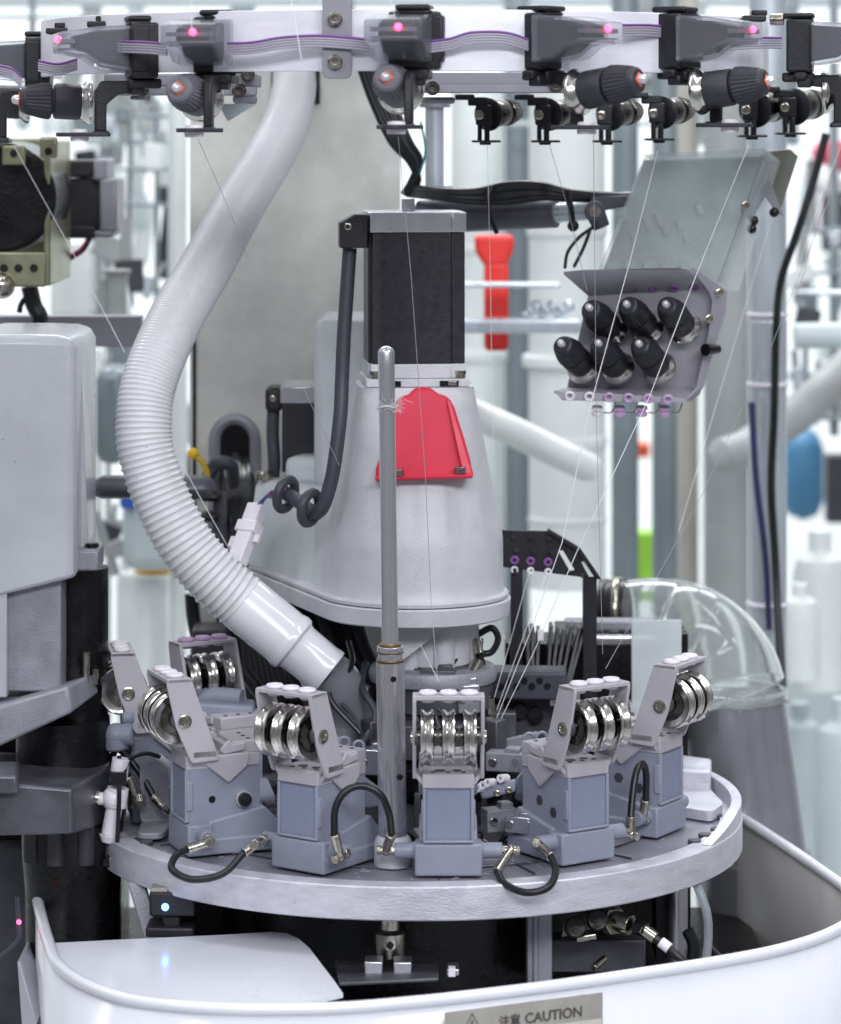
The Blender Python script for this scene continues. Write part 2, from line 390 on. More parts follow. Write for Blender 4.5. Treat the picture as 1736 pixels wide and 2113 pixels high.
    for s in (-1,1):
        screw(t, k(s*21.2,-2.5,83), (s,0,0), .0042,.0014,local=True)
        b = MB(); b.cyl(k(s*14,9,13.5),k(s*32,9,13.5),.0047); b.cyl(k(s*14,9,13.5),k(s*21,9,13.5),.0052)
        b.build('port','blue_plastic',bevel=.0004,**L)
    if holes=='hole':
        b = MB()
        for s in (-1,1): b.cyl(k(s*14.9,17,33),k(s*15.1,17,33),.0021,seg=16)
        b.build('side_hole','oily_black',**L)
    elif holes=='hex':
        b = MB()
        for yy,zz in ((16,29),(30,34)): b.cyl(k(-15.05,yy,zz),k(-14.9,yy,zz),.0034,seg=6)
        b.build('side_hole','dark_steel',**L)
    else:
        b = MB(); b.cyl(k(14.9,17,33),k(15.1,17,33),.0022,seg=16); b.build('side_hole','oily_black',**L)
        b = MB(); b.cyl(k(14.8,37,32),k(17.2,37,32),.0052); b.build('boss','grey_plastic',**L)
        b = MB(); b.cyl(k(15,37,32),k(19.8,37,32),.0042); b.cyl(k(19.8,37,32),k(20.6,37,32),.0024,seg=6); b.build('cap_screw','black_plastic',bevel=.0004,**L)
    return t
ST = {}
ST['C'] = pulley_station('pulley_station','blue-grey pulley station seen square on, right of the bare steel post',.0170-.0005,-.184,0)
ST['L1'] = pulley_station('pulley_station','blue-grey pulley station between the steel post and the one with the black boss screw',-.0735,-.170,-36)
ST['L2'] = pulley_station('pulley_station','blue-grey pulley station with a round black screw head on its side',-.1485,-.117,-68,'boss')
ST['R1'] = pulley_station('pulley_station','blue-grey pulley station with two hexagonal sockets, black hose loop hanging at its left foot',.1015,-.148,34,'hex')
ST['R2'] = pulley_station('pulley_station','rightmost blue-grey pulley station, beside the raised edge of the round plate',.158,-.068,58,'hex')
ST['L3'] = pulley_station('pulley_station','leftmost blue-grey pulley station, half hidden at the rear left of the plate',-.187,-.022,-80)
ST['L4'] = pulley_station('pulley_station','rear pulley station with pink eyelets seen below the white ribbed hose',-.139,.004,-148)
for t in ST.values(): t['category']='pulley station'
for ch in ST['L4'].children:
    if ch.name.startswith('eyelet'): ch.data.materials[0] = MATS['pink_ceramic']
def st(name, *p): return WM[ST[name].name] @ Vector(k(*p))

# ---- black air hoses with nickel elbows
def elbow(par, port, out):
    port=Vector(port); out=Vector(out); d=(out-port)
    b=MB(); b.sphere(port,.0032,14); b.cyl(port,port+d*.35,.0028); b.cyl(port+d*.3,out,.0029); b.cyl(out-d*.12,out+d*.03,.0033)
    b.cyl(port-d*.15,port,.0024)
    return b.build('elbow_fitting','nickel',par,bevel=.0003)
def barb(par,a,bp):
    b=MB(); b.cyl(a,bp,.0026); b.cyl(a,Vector(a)+(Vector(bp)-Vector(a))*.45,.0034,seg=6); e_=(Vector(bp)-Vector(a)).normalized(); b.cyl(bp,Vector(bp)+e_*.0045,.0024); b.cyl(Vector(bp)+e_*.0030,Vector(bp)+e_*.0055,.0029,seg=6); return b.build('connector','nickel',par,bevel=.0002)
def air_hose(label, pts, e0=None, e1=None, r=.0022, group='black air hoses looping between stations', m='cable_black', nm='air_hose'):
    c=Vector(pts[0]); t=thing(nm,label,'air hose',c,group=group)
    MB().tube(catmull(pts,8),r,14).build('hose_body',m,t)
    if e0: barb(t,e0[0],e0[1]); elbow(t,e0[1],pts[0])
    if e1: barb(t,e1[0],e1[1]); elbow(t,e1[1],pts[-1])
    return t
def off(s, sign): return st(s, sign*31,9,13.5), st(s, sign*37,9,13.5)
a,bq = off('L2',1); c,d = off('L1',-1)
air_hose('black air hose loop drooping over the rim between the two left stations',[P(388,1752,-.175),P(362,1768,-.19),P(356,1795,-.200),P(398,1815,-.204),P(460,1803,-.204),P(503,1760,-.200)],(a,P(433,1738,-.170)),(c,P(527,1742,-.195)))
a,bq = off('L1',1); c,d = off('C',-1)
air_hose('black air hose arching up in front of the steel post foot',[P(690,1722,-.190),P(692,1670,-.188),P(712,1634,-.186),P(748,1622,-.184),P(785,1640,-.184),P(803,1680,-.184),P(808,1722,-.186)],(a,P(702,1768,-.186)),(c,d))
a,bq = off('C',1); c,d = off('R1',-1)
air_hose('black air hose loop hanging over the rim right of the middle station',[P(1026,1798,-.188),P(1042,1824,-.202),P(1085,1842,-.214),P(1130,1832,-.212),P(1147,1800,-.200),P(1138,1768,-.185)],(a,bq),(c,P(1108,1740,-.172)))
a,bq = off('R1',1); c,d = off('R2',-1)
air_hose('narrow upright black air hose loop between the two right stations',[P(1302,1688,-.118),P(1306,1640,-.112),P(1314,1592,-.106),P(1326,1576,-.100),P(1334,1598,-.096),P(1333,1650,-.092)],(a,P(1302,1722,-.120)),(c,P(1326,1692,-.085)))
a,bq = off('L2',-1)
air_hose('black air hose running up and left from the leftmost front station',[P(318,1645,-.06),P(292,1600,-.055),P(262,1560,-.05),P(240,1546,-.045),P(232,1570,-.04),P(236,1600,-.04)],(a,P(338,1668,-.065)),None)

# ================================================================ STEEL POST WITH ROD
po = thing('upright_post','upright bare steel post with a thin rod on top, standing before the cone','post',(-.018,-.152,1.0))
def pc(v,Y=-.152): return P(797+(v-713)*.0135, v, Y)
b=MB(); b.lathe([(.0115,0),(.0115,.014),(.0105,.0165),(.0088,.0185)],dirM(pc(1786),(0,0,1)),40); b.build('foot_collar','cast_grey',po,bevel=.0008)
b=MB(); b.tube([pc(1735),pc(1500),pc(1366)],.0086,40); b.build('lower_tube','steel',po)
b=MB(); b.cyl(pc(1362),pc(1347),.0074,seg=40); b.cyl(pc(1345),pc(1333),.0080,seg=40); b.build('collar_ring','steel',po,bevel=.0004)
b=MB(); b.cyl(pc(1364),pc(1361),.0086,seg=40); b.cyl(pc(1346),pc(1344),.0082,seg=40); b.cyl(pc(1332),pc(1328),.0066,seg=40); b.build('brass_ring','brass',po)
top=pc(713); b=MB(); pts=[pc(1335),pc(1100),pc(900),pc(760),pc(727)]
b.tube(pts+[pc(720),pc(716),pc(713.5)],[.0050]*5+[.0043,.0030,.0010],32); b.build('rod','steel_rod',po)
b=MB()
for u,v in ((810,1402),(824,1604)):
    q=P(u+2,v,-.152-.0088); b.cyl(q+Vector((0,.0006,0)),q,.0018,seg=20)
b.build('cross_hole','oily_black',po)
# fluff of yarn caught on the rod
fl=MB(); q=pc(838)
for i in range(70):
    a=random.uniform(0,6.28); L=random.uniform(.002,.0075); s=q+Vector((.0055*math.cos(a),-.0055*abs(math.sin(a)),random.uniform(-.002,.004)))
    if i%2: s=q+Vector((random.uniform(.003,.009),-.004,random.uniform(-.003,.006)))
    e=s+Vector((random.uniform(-.6,1)*L,random.uniform(-.5,.2)*L,random.uniform(-.8,.8)*L)); fl.tube([s,(s+e)/2+Vector((0,0,random.uniform(-.001,.001))),e],.00014,4)
fl.tube([q+Vector((.0058*math.cos(t/3),.0058*math.sin(t/3),.0006*math.sin(t))) for t in range(20)],.0007,6)
tag(fl.build('lint_tuft','lint'),'wisp of grey lint wound round the thin rod','lint')

# ================================================================ CONE HOUSING
CX,CYC = -.0040,.0
cone = thing('cone_housing','silver-grey cast cone housing with a side arm and flange','housing',(CX,CYC,ZC-.313))
def sq(hw, n, p, cx=CX, cy=CYC, rot=0):
    out=[]
    for i in range(n):
        a=2*math.pi*i/n; c,s=math.cos(a),math.sin(a)
        rr=hw/((abs(c)**p+abs(s)**p)**(1/p)); x,y=rr*c,rr*s
        out.append((cx+x*math.cos(rot)-y*math.sin(rot), cy+x*math.sin(rot)+y*math.cos(rot)))
    return out
b=MB(); rs=[]
def flute(x,y,h):
    a=math.degrees(math.atan2(x-CX,-(y-CYC)))
    f=max(0,1-abs(h-.236)/.026)**.5 if abs(h-.236)<.026 else 0
    g=1/(1+math.exp((abs(a-13)-11)*1.6)); g2=1/(1+math.exp((abs(a-40)-9)*1.4)); g3=1/(1+math.exp((abs(a+22)-9)*1.4))
    return 1+.020*f*g-.018*f*g2-.014*f*g3
def dense(t):
    out=[]
    for (h0,w0,p0),(h1,w1,p1) in zip(t,t[1:]):
        n=6 if abs(h1-h0)>.012 else 1
        for i in range(n): q=i/n; out.append((h0+(h1-h0)*q,w0+(w1-w0)*q,p0+(p1-p0)*q))
    return out+[t[-1]]
for h,hw,p in dense(((.2975,.0590,2),(.2962,.0584,2),(.290,.0578,2),(.2640,.0575,2),(.2610,.0571,2.02),(.235,.0518,2.25),(.205,.0457,2.7),(.180,.0405,3.6),(.166,.0376,5.0),(.1640,.0372,6))):
    rs.append([(CX+(x-CX)*flute(x,y,h),CYC+(y-CYC)*flute(x,y,h),ZC-h) for x,y in sq(hw,160,p,rot=R(4))])
b.rings(rs); b.build('cone_body','cast_grey',cone,ang=50)
CS=[(CX,0,.0605),(-.092,.130,.026),(-.02,.155,.03),(.02,.08,.02)]
def hull(cs, d, n=120):
    out=[]
    for i in range(n):
        a=2*math.pi*i/n; dx,dy=math.cos(a),math.sin(a)
        c=max(cs,key=lambda c:c[0]*dx+c[1]*dy+c[2]); out.append((c[0]+(c[2]+d)*dx,c[1]+(c[2]+d)*dy))
    return out
b=MB(); b.rings([[(x,y,ZC-h) for x,y in hull(CS,d)] for h,d in ((.3020,.0015),(.3028,.0022),(.3130,.0010),(.3140,-.0005))][::-1]); b.build('flange','cast_grey',cone,ang=30)
b=MB(); b.rings([[(x,y,ZC-h) for x,y in hull(CS,d)] for h,d in ((.3012,.0004),(.2990,.0008),(.2975,-.0008))]); b.build('flange_lip','cast_grey',cone,ang=30)
CA=[(CX,.006,.052),(-.092,.130,.024),(-.02,.155,.03)]
b=MB(); b.rings([[(x,y,ZC-h) for x,y in hull(CA,d)] for h,d in ((.298,.0035),(.270,.001),(.246,-.002),(.241,-.005),(.2395,-.010))]); b.build('side_arm','cast_pale',cone,ang=30)
b=MB(); b.box((-.062,.115,ZC-.232),(.05,.05,.020),rz=R(-20)); b.build('arm_ridge','cast_pale',cone,bevel=.006)
screw(cone,P(545,990,.12),(0,0,1),.006,.006); screw(cone,P(665,1040,.02),(0,0,1),.0035,.006)
b=MB()
Yc=-.0475
cp=[(775,990),(776,968),(790,930),(812,845),(822,822),(843,815),(856,803),(872,799),(890,803),(905,814),(925,820),(938,842),(958,905),(972,955),(976,985)]
def cover_y(v): return -.0385-(v-795)*.0205/325*.62 - .0062
outer=[P(u,v,cover_y(v)) for u,v in cp]; inner=[q+Vector((0,.010,0)) for q in outer]
n=len(cp); b._add(outer+inner,[tuple(range(n)),tuple(range(2*n-1,n-1,-1))]+[(i,(i+1)%n,n+(i+1)%n,n+i) for i in range(n)])
b.build('red_cover','red_plastic',cone,bevel=.0022,label='red plastic cover screwed to the cone front')
b=MB(); b.hexa([P(774,992,-.060),P(976,987,-.060),P(976,987,-.045),P(774,992,-.045),P(775,982,-.060),P(977,977,-.060),P(977,977,-.045),P(775,982,-.045)])
b.hexa([P(955,980,-.0585),P(978,980,-.0585),P(978,980,-.045),P(955,980,-.045),P(920,824,-.0475),P(930,824,-.0475),P(930,824,-.038),P(920,824,-.038)])
b.build('red_lip','red_plastic',cone,bevel=.001)
for u,v in ((822,981),(950,976)):
    b=MB(); q=P(u,v,-.0585); b.cyl(q,q+Vector((0,0,.004)),.0036); b.build('screw','nickel',cone,bevel=.0004)
# shaft, hub and gear ring under the cone
b=MB(); b.cyl((CX+.012,0,ZC-.345),(CX+.012,0,ZC-.313),.026); b.cyl((CX+.006,0,ZC-.318),(CX+.006,0,ZC-.3138),.040)
for a in range(6): b.cyl((CX+.012+.022*math.cos(a),.022*math.sin(a),ZC-.347),(CX+.012+.022*math.cos(a),.022*math.sin(a),ZC-.314),.008)
b.build('hub','cast_grey',cone,bevel=.001)
b=MB(); b.prism([(0,0),(.034,0),(0,-.026)],-.004,.004,'Y',Matrix.Translation(Vector((-.014,-.03,ZC-.3142)))); b.build('web','cast_grey',cone)
dl=thing('needle_dial','dark steel dial and collar turning below the cone housing','dial',(CX+.012,0,ZC-.37))
b=MB(); b.lathe([(.020,-.045),(.030,-.043),(.030,-.03),(.036,-.028),(.037,-.012),(.034,-.010),(.030,-.0085),(.028,0)],Matrix.Translation(Vector((CX+.014,0,ZC-.345))),48); b.build('collar','dark_steel',dl)
b=MB(); b.lathe([(.055,-.02),(.058,0),(.05,.004),(.03,.006)],Matrix.Translation(Vector((CX+.010,0,ZC-.405))),64); b.build('dial_plate','oily_black',dl)
b=MB()
for i in range(10):
    a=i*.63; b.box((CX+.012+.045*math.cos(a),.045*math.sin(a),ZC-.388),(.018,.012,.022),rz=a)
b.build('cam_block','dark_steel',dl,bevel=.001)

# ================================================================ TOP MOTOR
mo = thing('stepper_motor','large black stepper motor with aluminium end caps on the cone','motor',(CX-.0005,0,ZC-.1640),R(5))
mx=CX-.0005; T=Matrix.Translation(Vector((mx,0,0))) @ Matrix.Rotation(R(5),4,'Z')
def msec(w,ch): 
    a=w/2; return [(-a+ch,-a),(a-ch,-a),(a,-a+ch),(a,a-ch),(a-ch,a),(-a+ch,a),(-a,a-ch),(-a,-a+ch)]
def notch(w,ch,g):
    a=w/2; q=a-ch
    pts=[]
    for s in range(4):
        base=[(-q,-a),(q,-a),(q+.0006,-a+g),(a-g*.2,-a+g*.9),(a-g*.2,-q-.0006)]
        for x,y in base:
            c_,s_=math.cos(s*math.pi/2),math.sin(s*math.pi/2); pts.append((x*c_-y*s_,x*s_+y*c_))
    return pts
b=MB(T); b.prism(notch(.0620,.0095,.0022),ZC-.1490,ZC-.0652); b.build('motor_body','motor_black',mo,bevel=.0006)
b=MB(T); b.prism(notch(.0632,.010,.0012),ZC-.0650,ZC-.0520); b.build('top_cap','steel',mo,bevel=.001)
b=MB(T); b.prism(notch(.0625,.010,.0012),ZC-.1585,ZC-.1492); b.box((0,0,ZC-.1612),(.0665,.0665,.0052)); b.build('mounting_flange','cast_grey',mo,bevel=.0008)
b=MB(T); b.cyl((-.004,-.006,ZC-.0522),(-.004,-.006,ZC-.0440),.0043); b.build('shaft','steel',mo)
for x,y in ((-.027,-.0325),(.0275,-.0325)):
    b=MB(T); b.cyl((x,y+.003,ZC-.1560),(x,y+.003,ZC-.1535),.0037,seg=6); b.cyl((x,y+.003,ZC-.1590),(x,y+.003,ZC-.1560),.0032); b.build('bolt','nickel',mo)
b=MB(T); b.box((.020,-.0337,ZC-.1615),(.012,.0012,.0035)); b.box((-.014,-.0337,ZC-.1615),(.006,.0012,.0035)); b.build('vent_slot','oily_black',mo)
b=MB(T); b.box((.022,-.0345,ZC-.1612),(.0055,.001,.0028)); b.build('clip','nickel',mo,bevel=.0005)
# connector block and its grey cable
b=MB(T); b.prism([(-.0495,-.0750),(-.0315,-.0750),(-.0315,-.0535),(-.040,-.0535),(-.0495,-.0590)],-.026,-.006,'Y',Matrix.Translation(Vector((0,0,ZC)))); b.build('connector_block','black_plastic',mo,bevel=.0008)
qs=P(718,467,-.0295); screw(mo,(qs.x,qs.y+.0005,qs.z),(0,-1,0),.0024,.0012)
cab=[P(722,512,-.018),P(716,600,-.02),(P(710,690,-.022)),P(706,780,-.025),P(703,850,-.03),P(694,930,-.034),P(684,990,-.036),P(668,1042,-.036),P(652,1060,-.030)]
tag(MB().tube(catmull(cab,8),.0046,18).build('motor_cable','cable_grey'),'thick grey cable dropping from the top motor past the cone','cable')
t=thing('cable_coil','dark grey cable end coiled in two rings beside the cone','cable coil',P(610,1030,.0))
b=MB()
for u,v,Y,n_,rr in ((640,1048,-.028,(.8,-.5,-.15),.0098),(590,1020,-.005,(.8,-.5,-.2),.0098)):
    b.torus(dirM(P(u,v,Y),n_),rr,.0032,36,12)
b.build('ring','cable_grey',t)
b=MB(); b.tube([P(580,1012,.0),P(610,1030,-.015),P(650,1062,-.03)],.0046,14); b.build('sleeve','cable_grey',t)
t=thing('wire_connector','white plastic plug with coloured wires above the ribbed hose','plug',P(505,1120,.02))
d_=(P(530,1050,.02)-P(485,1170,.0)).normalized(); M_=dirM(P(482,1178,.0),d_,'Y')
b=MB(M_); b.box((0,0,.017),(.0115,.009,.024)); b.box((0,0,.031),(.0155,.011,.008)); b.box((0,0,.041),(.0115,.009,.014)); b.box((-.009,0,.024),(.004,.004,.006)); b.box((.009,0,.020),(.004,.004,.008))
b.build('plug_body','white_ceramic',t,bevel=.0008)
for i,mn in enumerate(('cable_violet','cable_red','cable_teal')):
    MB().tube(catmull([P(530+i*3,1048,.018),P(540+i*4,1028-i*4+6,.016),P(562,1014+i*6,.004)],6),.0011,8).build('wire',mn,t)

# ================================================================ SECOND MOTOR AND PALE COVER BEHIND
t=thing('rear_motor','smaller black stepper motor behind the cone, left of the pale tall cover','motor',P(600,965,.15))
def bx(b,u0,v0,u1,v1,Y0,Y1):
    a=P(u0,v0,Y0); c=P(u1,v1,Y0); b.box(((a.x+c.x)/2,(Y0+Y1)/2,(a.z+c.z)/2),(abs(c.x-a.x),Y1-Y0,abs(a.z-c.z))); return b
bx(MB(),582,832,662,975,.12,.17).build('motor_body','motor_black',t,bevel=.001)
bx(MB(),578,797,662,833,.118,.172).build('top_cap','steel',t,bevel=.001)
b=bx(MB(),547,800,582,850,.12,.15); b.build('connector_block','black_plastic',t,bevel=.003); screw(t,P(563,822,.12),(0,-1,0),.0022,.001)
MB().tube(catmull([P(564,848,.13),P(563,900,.13),P(566,960,.13),P(560,1000,.14)],6),.0045).build('cable','cable_grey',t)
b=bx(MB(),648,660,760,1010,.085,.19); tag(b.build('tall_cover','cast_pale',bevel=.006),'pale plastic box cover rising behind the cone housing','cover')

# ================================================================ COLUMN
col_=thing('column','tall brushed stainless column sheet behind the machine','column',P(610,1500,.24))
YC=.24
def PC(u,v): q=P(u,v,YC); return (q.x,q.z)
outer=[PC(392,60),PC(400,1640),PC(826,1640),PC(826,60)]
sl=[]
for i in range(13):
    a=math.pi*i/12; sl.append(PC(485-38*math.cos(a),910-40*math.sin(a)))
sl=[PC(447,1250)]+sl+[PC(523,1250)]
poly=outer[:2]+[PC(447,1640)]+sl+[PC(523,1640)]+outer[2:]
b=MB(); b.prism(poly,YC,YC+.002,'Y'); b.build('front_sheet','column_sheet',col_,smooth=False)
b=MB(); bx(b,392,60,397,1640,YC+.0022,YC+.10); bx(b,821,60,826,1640,YC+.0022,YC+.10); b.build('side_fold','column_sheet',col_)
b=MB(); rim=[PC(443,1250)]+[PC(485-42*math.cos(math.pi*i/16),910-46*math.sin(math.pi*i/16)) for i in range(17)]+[PC(528,1050),PC(545,1120)]
b.tube([(x,YC-.001,z) for x,z in rim],.0042,8); b.build('slot_rim','clamp_grey',col_)
bx(MB(),430,860,560,1640,YC+.03,YC+.08).build('slot_interior','oily_black',col_)
bx(MB(),398,690,404,1300,YC-.0026,YC-.0002).build('dark_gap_strip','oily_black',col_)  # black strip, its colour stands in for the dark gap along the edge
b=MB(); bx(b,560,145,660,215,YC-.003,YC-.0003); b.build('hose_opening','oily_black',col_,bevel=.001)
# cables out of the slot
t=thing('cable_bundle','bundle of black cables spilling from the column slot','cables',P(485,1100,.22))
for i in range(9):
    MB().tube(catmull([P(470+i*5,960+random.uniform(-20,20),.26),P(468+i*6,1010,.225),P(480+i*5,1100+i*3,.20),P(475+i*9,1200,.19),P(500+i*10,1330,.17),P(520+i*12,1450,.15)],6),.0042,10).build('cable','cable_black',t)
MB().tube(catmull([P(430,980,.22),P(450,955,.2),P(478,962,.2),P(480,1000,.21)],6),.005).build('cable','cable_grey',t)
t=thing('cable_bundle','black hoses hanging between the column and the steel post','cables',P(700,1330,.06))
for i in range(9):
    u0=600+i*17; MB().tube(catmull([P(u0-40,1190+i*4,.12),P(u0-10,1270,.10),P(u0+14,1340,.08),P(u0+35+i*2,1420,.06),P(u0+45,1500,.05),P(u0+40,1600,.04)],6),.0042+.001*(i%3),10).build('cable','cable_black' if i%4 else 'cable_grey',t)

# ================================================================ RIBBED HOSE
cl=[(607,150,.19),(606,190,.175),(590,255,.15),(552,330,.12),(508,400,.09),(463,480,.06),(422,556,.035),(372,640,.01),(332,723,-.01),(306,795,-.02),(297,856,-.025),(300,925,-.028),(329,1018,-.03),(380,1118,-.032),(440,1190,-.032),(496,1240,-.03)]
hr=[.0150,.0155,.0162,.0166,.0170,.0172,.0175,.0177,.0178,.0178,.0178,.0178,.0180,.0182,.0182,.0180]
c3=catmull([P(*p) for p in cl],40); rr=[]
for i in range(len(c3)):
    f=i/40; j=min(int(f),14); rr.append(hr[j]+(hr[j+1]-hr[j])*(f-j))
L=[0]
for i in range(1,len(c3)): L.append(L[-1]+(c3[i]-c3[i-1]).length)
tot=L[-1]
hose=thing('ribbed_hose','fat white ribbed vacuum hose curving down across the column','hose',c3[-1])
pts=[];rad=[];s=0;ii=0;ph=0
while s<tot:
    while ii<len(L)-2 and L[ii+1]<s: ii+=1
    f=(s-L[ii])/max(1e-9,L[ii+1]-L[ii]); p=c3[ii].lerp(c3[ii+1],f); r0=rr[ii]
    g=s/tot; q_=min(1,max(0,(g-.55)/.33)); q_=q_*q_*(3-2*q_); pitch=.0019+.0029*q_; amp=.00017+.00050*q_
    pts.append(p); rad.append(r0+amp*(math.cos(ph)+.25*math.cos(2*ph))); ds=pitch/9; s+=ds; ph+=2*math.pi*ds/pitch
MB().tube(pts,rad,40).build('ribbed_tube','hose_white',hose,ang=80)
e0=P(500,1243,-.03); e1=P(683,1392,-.035); dd=(e1-e0); Lh=dd.length
b=MB(dirM(e0-dd*.02,dd)); b.lathe([(.0165,-.002),(.0180,0),(.0184,.003),(.0182,Lh*.50),(.0188,Lh*.53),(.0192,Lh*.56),(.0188,Lh*.60),(.0166,Lh*.625),(.0160,Lh*.66),(.0156,Lh*.93),(.0161,Lh*.97),(.0158,Lh*1.0),(.0135,Lh*1.0),(.0125,Lh*.9)],seg=64,caps=False)
b.build('cuff','hose_cuff',hose,ang=35)
# smoky transparent elbow below the cuff
t=thing('suction_cup','smoky transparent suction elbow under the white cuff','pipe elbow',P(715,1560,-.01))
c0=P(715,1600,0)
b=MB(); b.tube(catmull([P(655,1382,-.022),P(684,1404,-.014),P(706,1445,-.005),P(714,1490,0),P(716,1560,0),P(716,1640,0)],8),[min(.0145+.00035*i,.0180) for i in range(41)],36); b.build('bend','smoky_pvc',t)
b=MB(); b.lathe([(.0175,-.002),(.0188,0),(.0182,.006),(.0172,.012)],Matrix.Translation(P(714,1483,0)),40); b.build('lip','smoky_pvc',t)
b=MB(); b.lathe([(.0190,-.075),(.0186,0)],Matrix.Translation(P(715,1492,0)),40); b.build('socket','bead_blast',t)
# ================================================================ FEEDER RING
RX,RR = -.010,.235
ring=thing('feeder_ring','bright curved aluminium band carrying the sensor units','ring band',(RX,0,ZC+.035))
b=MB(); rs=[]
A0,A1=R(-100),R(100)
n_=100
for r,z in ((RR,ZC+.0345),(RR,ZC+.0700),(RR-.004,ZC+.0700),(RR-.004,ZC+.0345)):
    rs.append([(x,y,z) for x,y in circ(r,n_,A0,A1,cx=RX,closed=False)])
v=[p for r in rs for p in r]; fs=[]
for j in range(4):
    k_=(j+1)%4
    for i in range(n_-1): fs.append((j*n_+i,j*n_+i+1,k_*n_+i+1,k_*n_+i))
fs.append((0,n_,2*n_,3*n_)); fs.append((n_-1,2*n_-1,3*n_-1,4*n_-1)); b._add(v,fs); b.build('band','mill_alu',ring,bevel=.0004,ang=30)
b=MB(); a=P(695,80,-.239); b.prism(rounded([(a.x-.0082,ZC+.030),(a.x+.0086,ZC+.030),(a.x+.0086,ZC+.20),(a.x-.0082,ZC+.20)],.004),-.2395,-.2365,'Y'); b.build('hanger_plate','clamp_grey',ring,bevel=.0004)
for v_ in (39,127): screw(ring,P(692,v_,-.2395),(0,-1,0),.0042,.004)
b=MB(); b.lathe([(.19,-.006),(.195,-.004),(.195,.006),(.19,.008)],Matrix.Translation(Vector((RX,-.045,ZC+.206))),72); b.build('added_shade_disc','cast_grey',ring)  # unseen disc added above the ring to shade the hose and column tops
# beam behind the ring
t=thing('cross_beam','grey folded steel beam running behind and below the ring','beam',P(700,190,-.05))
b=MB(); bx(b,215,152,530,178,-.06,.0); bx(b,860,150,1240,175,-.06,.0); bx(b,215,178,530,197,-.064,-.06); bx(b,860,172,1240,192,-.064,-.06)
b.build('beam_body','clamp_grey',t,bevel=.001)
b=MB(); bx(b,480,195,530,214,-.04,-.03); bx(b,868,200,940,214,-.04,-.03); bx(b,268,197,300,206,-.04,-.03); b.build('tab','clamp_grey',t,bevel=.002)
for u,v_ in ((293,186),(512,154),(494,187),(893,182),(1148,176)): screw(t,P(u,v_,-.064),(0,-1,0),.0045,.004,m='dark_chrome')
MB().prism([(P(450,214,.0).x,P(450,214,.0).z),(P(530,214,.0).x,P(530,214,.0).z),(P(470,250,0).x,P(470,250,0).z)],0,.003,'Y').build('gusset','bg_pale',t)

# ================================================================ TENSION KNOBS AND FEEDER UNITS
def star(j,i): return 1+.028*(1 if i%2 else -1)
def tension_knob(par, p, d, s=1.0, orange=True, m='knob_black', name='tension_knob', lean=None):
    M_=dirM(p,d)
    pr=lambda l:[(r*s*.001,z*s*.001) for r,z in l]
    b=MB(M_); b.lathe(pr([(3,-1.5),(12.6,-1.2),(13.6,-.4),(13.8,.8),(13.2,2.4),(11.8,4.0),(10.8,5.0),(10.4,6),(3,6)]),seg=48); kd=b.build('tension_disc','chrome' if m!='dark_chrome' else 'knob_dark',par)
    b=MB(M_); b.lathe(pr([(9.5,5.5),(10.9,6.2),(11.2,8),(11.0,21.2),(10.3,22.2),(8.2,22.4),(8.2,24.4)]),seg=40); kb=b.build('sleeve',m,par)
    b=MB(M_); sg=56
    b.lathe(pr([(8.2,24.0),(10.6,24.2),(11.2,25.2)]),seg=sg,caps=False)
    b.lathe(pr([(11.2,25.2),(10.7,30),(8.4,40)]),seg=sg,caps=False,mod=star)
    b.lathe(pr([(8.4,40),(7.6,42.2),(6.2,43.2),(.01,43.3)]),seg=sg,caps=False)
    kc=b.build('ribbed_cap',m,par,ang=28)
    if orange:
        b=MB(M_); b.lathe(pr([(4.6,43.2),(4.6,44.2),(2,44.3)]),seg=4); o=b.build('orange_square','orange_ring',par,bevel=.0011*s); o.parent=kc
    b=MB(M_); b.lathe(pr([(2.9,43),(2.9,46),(2.3,47.6),(1.2,48.3),(.01,48.5)]),seg=20); o=b.build('pin_tip','tip_white',par); o.parent=kc
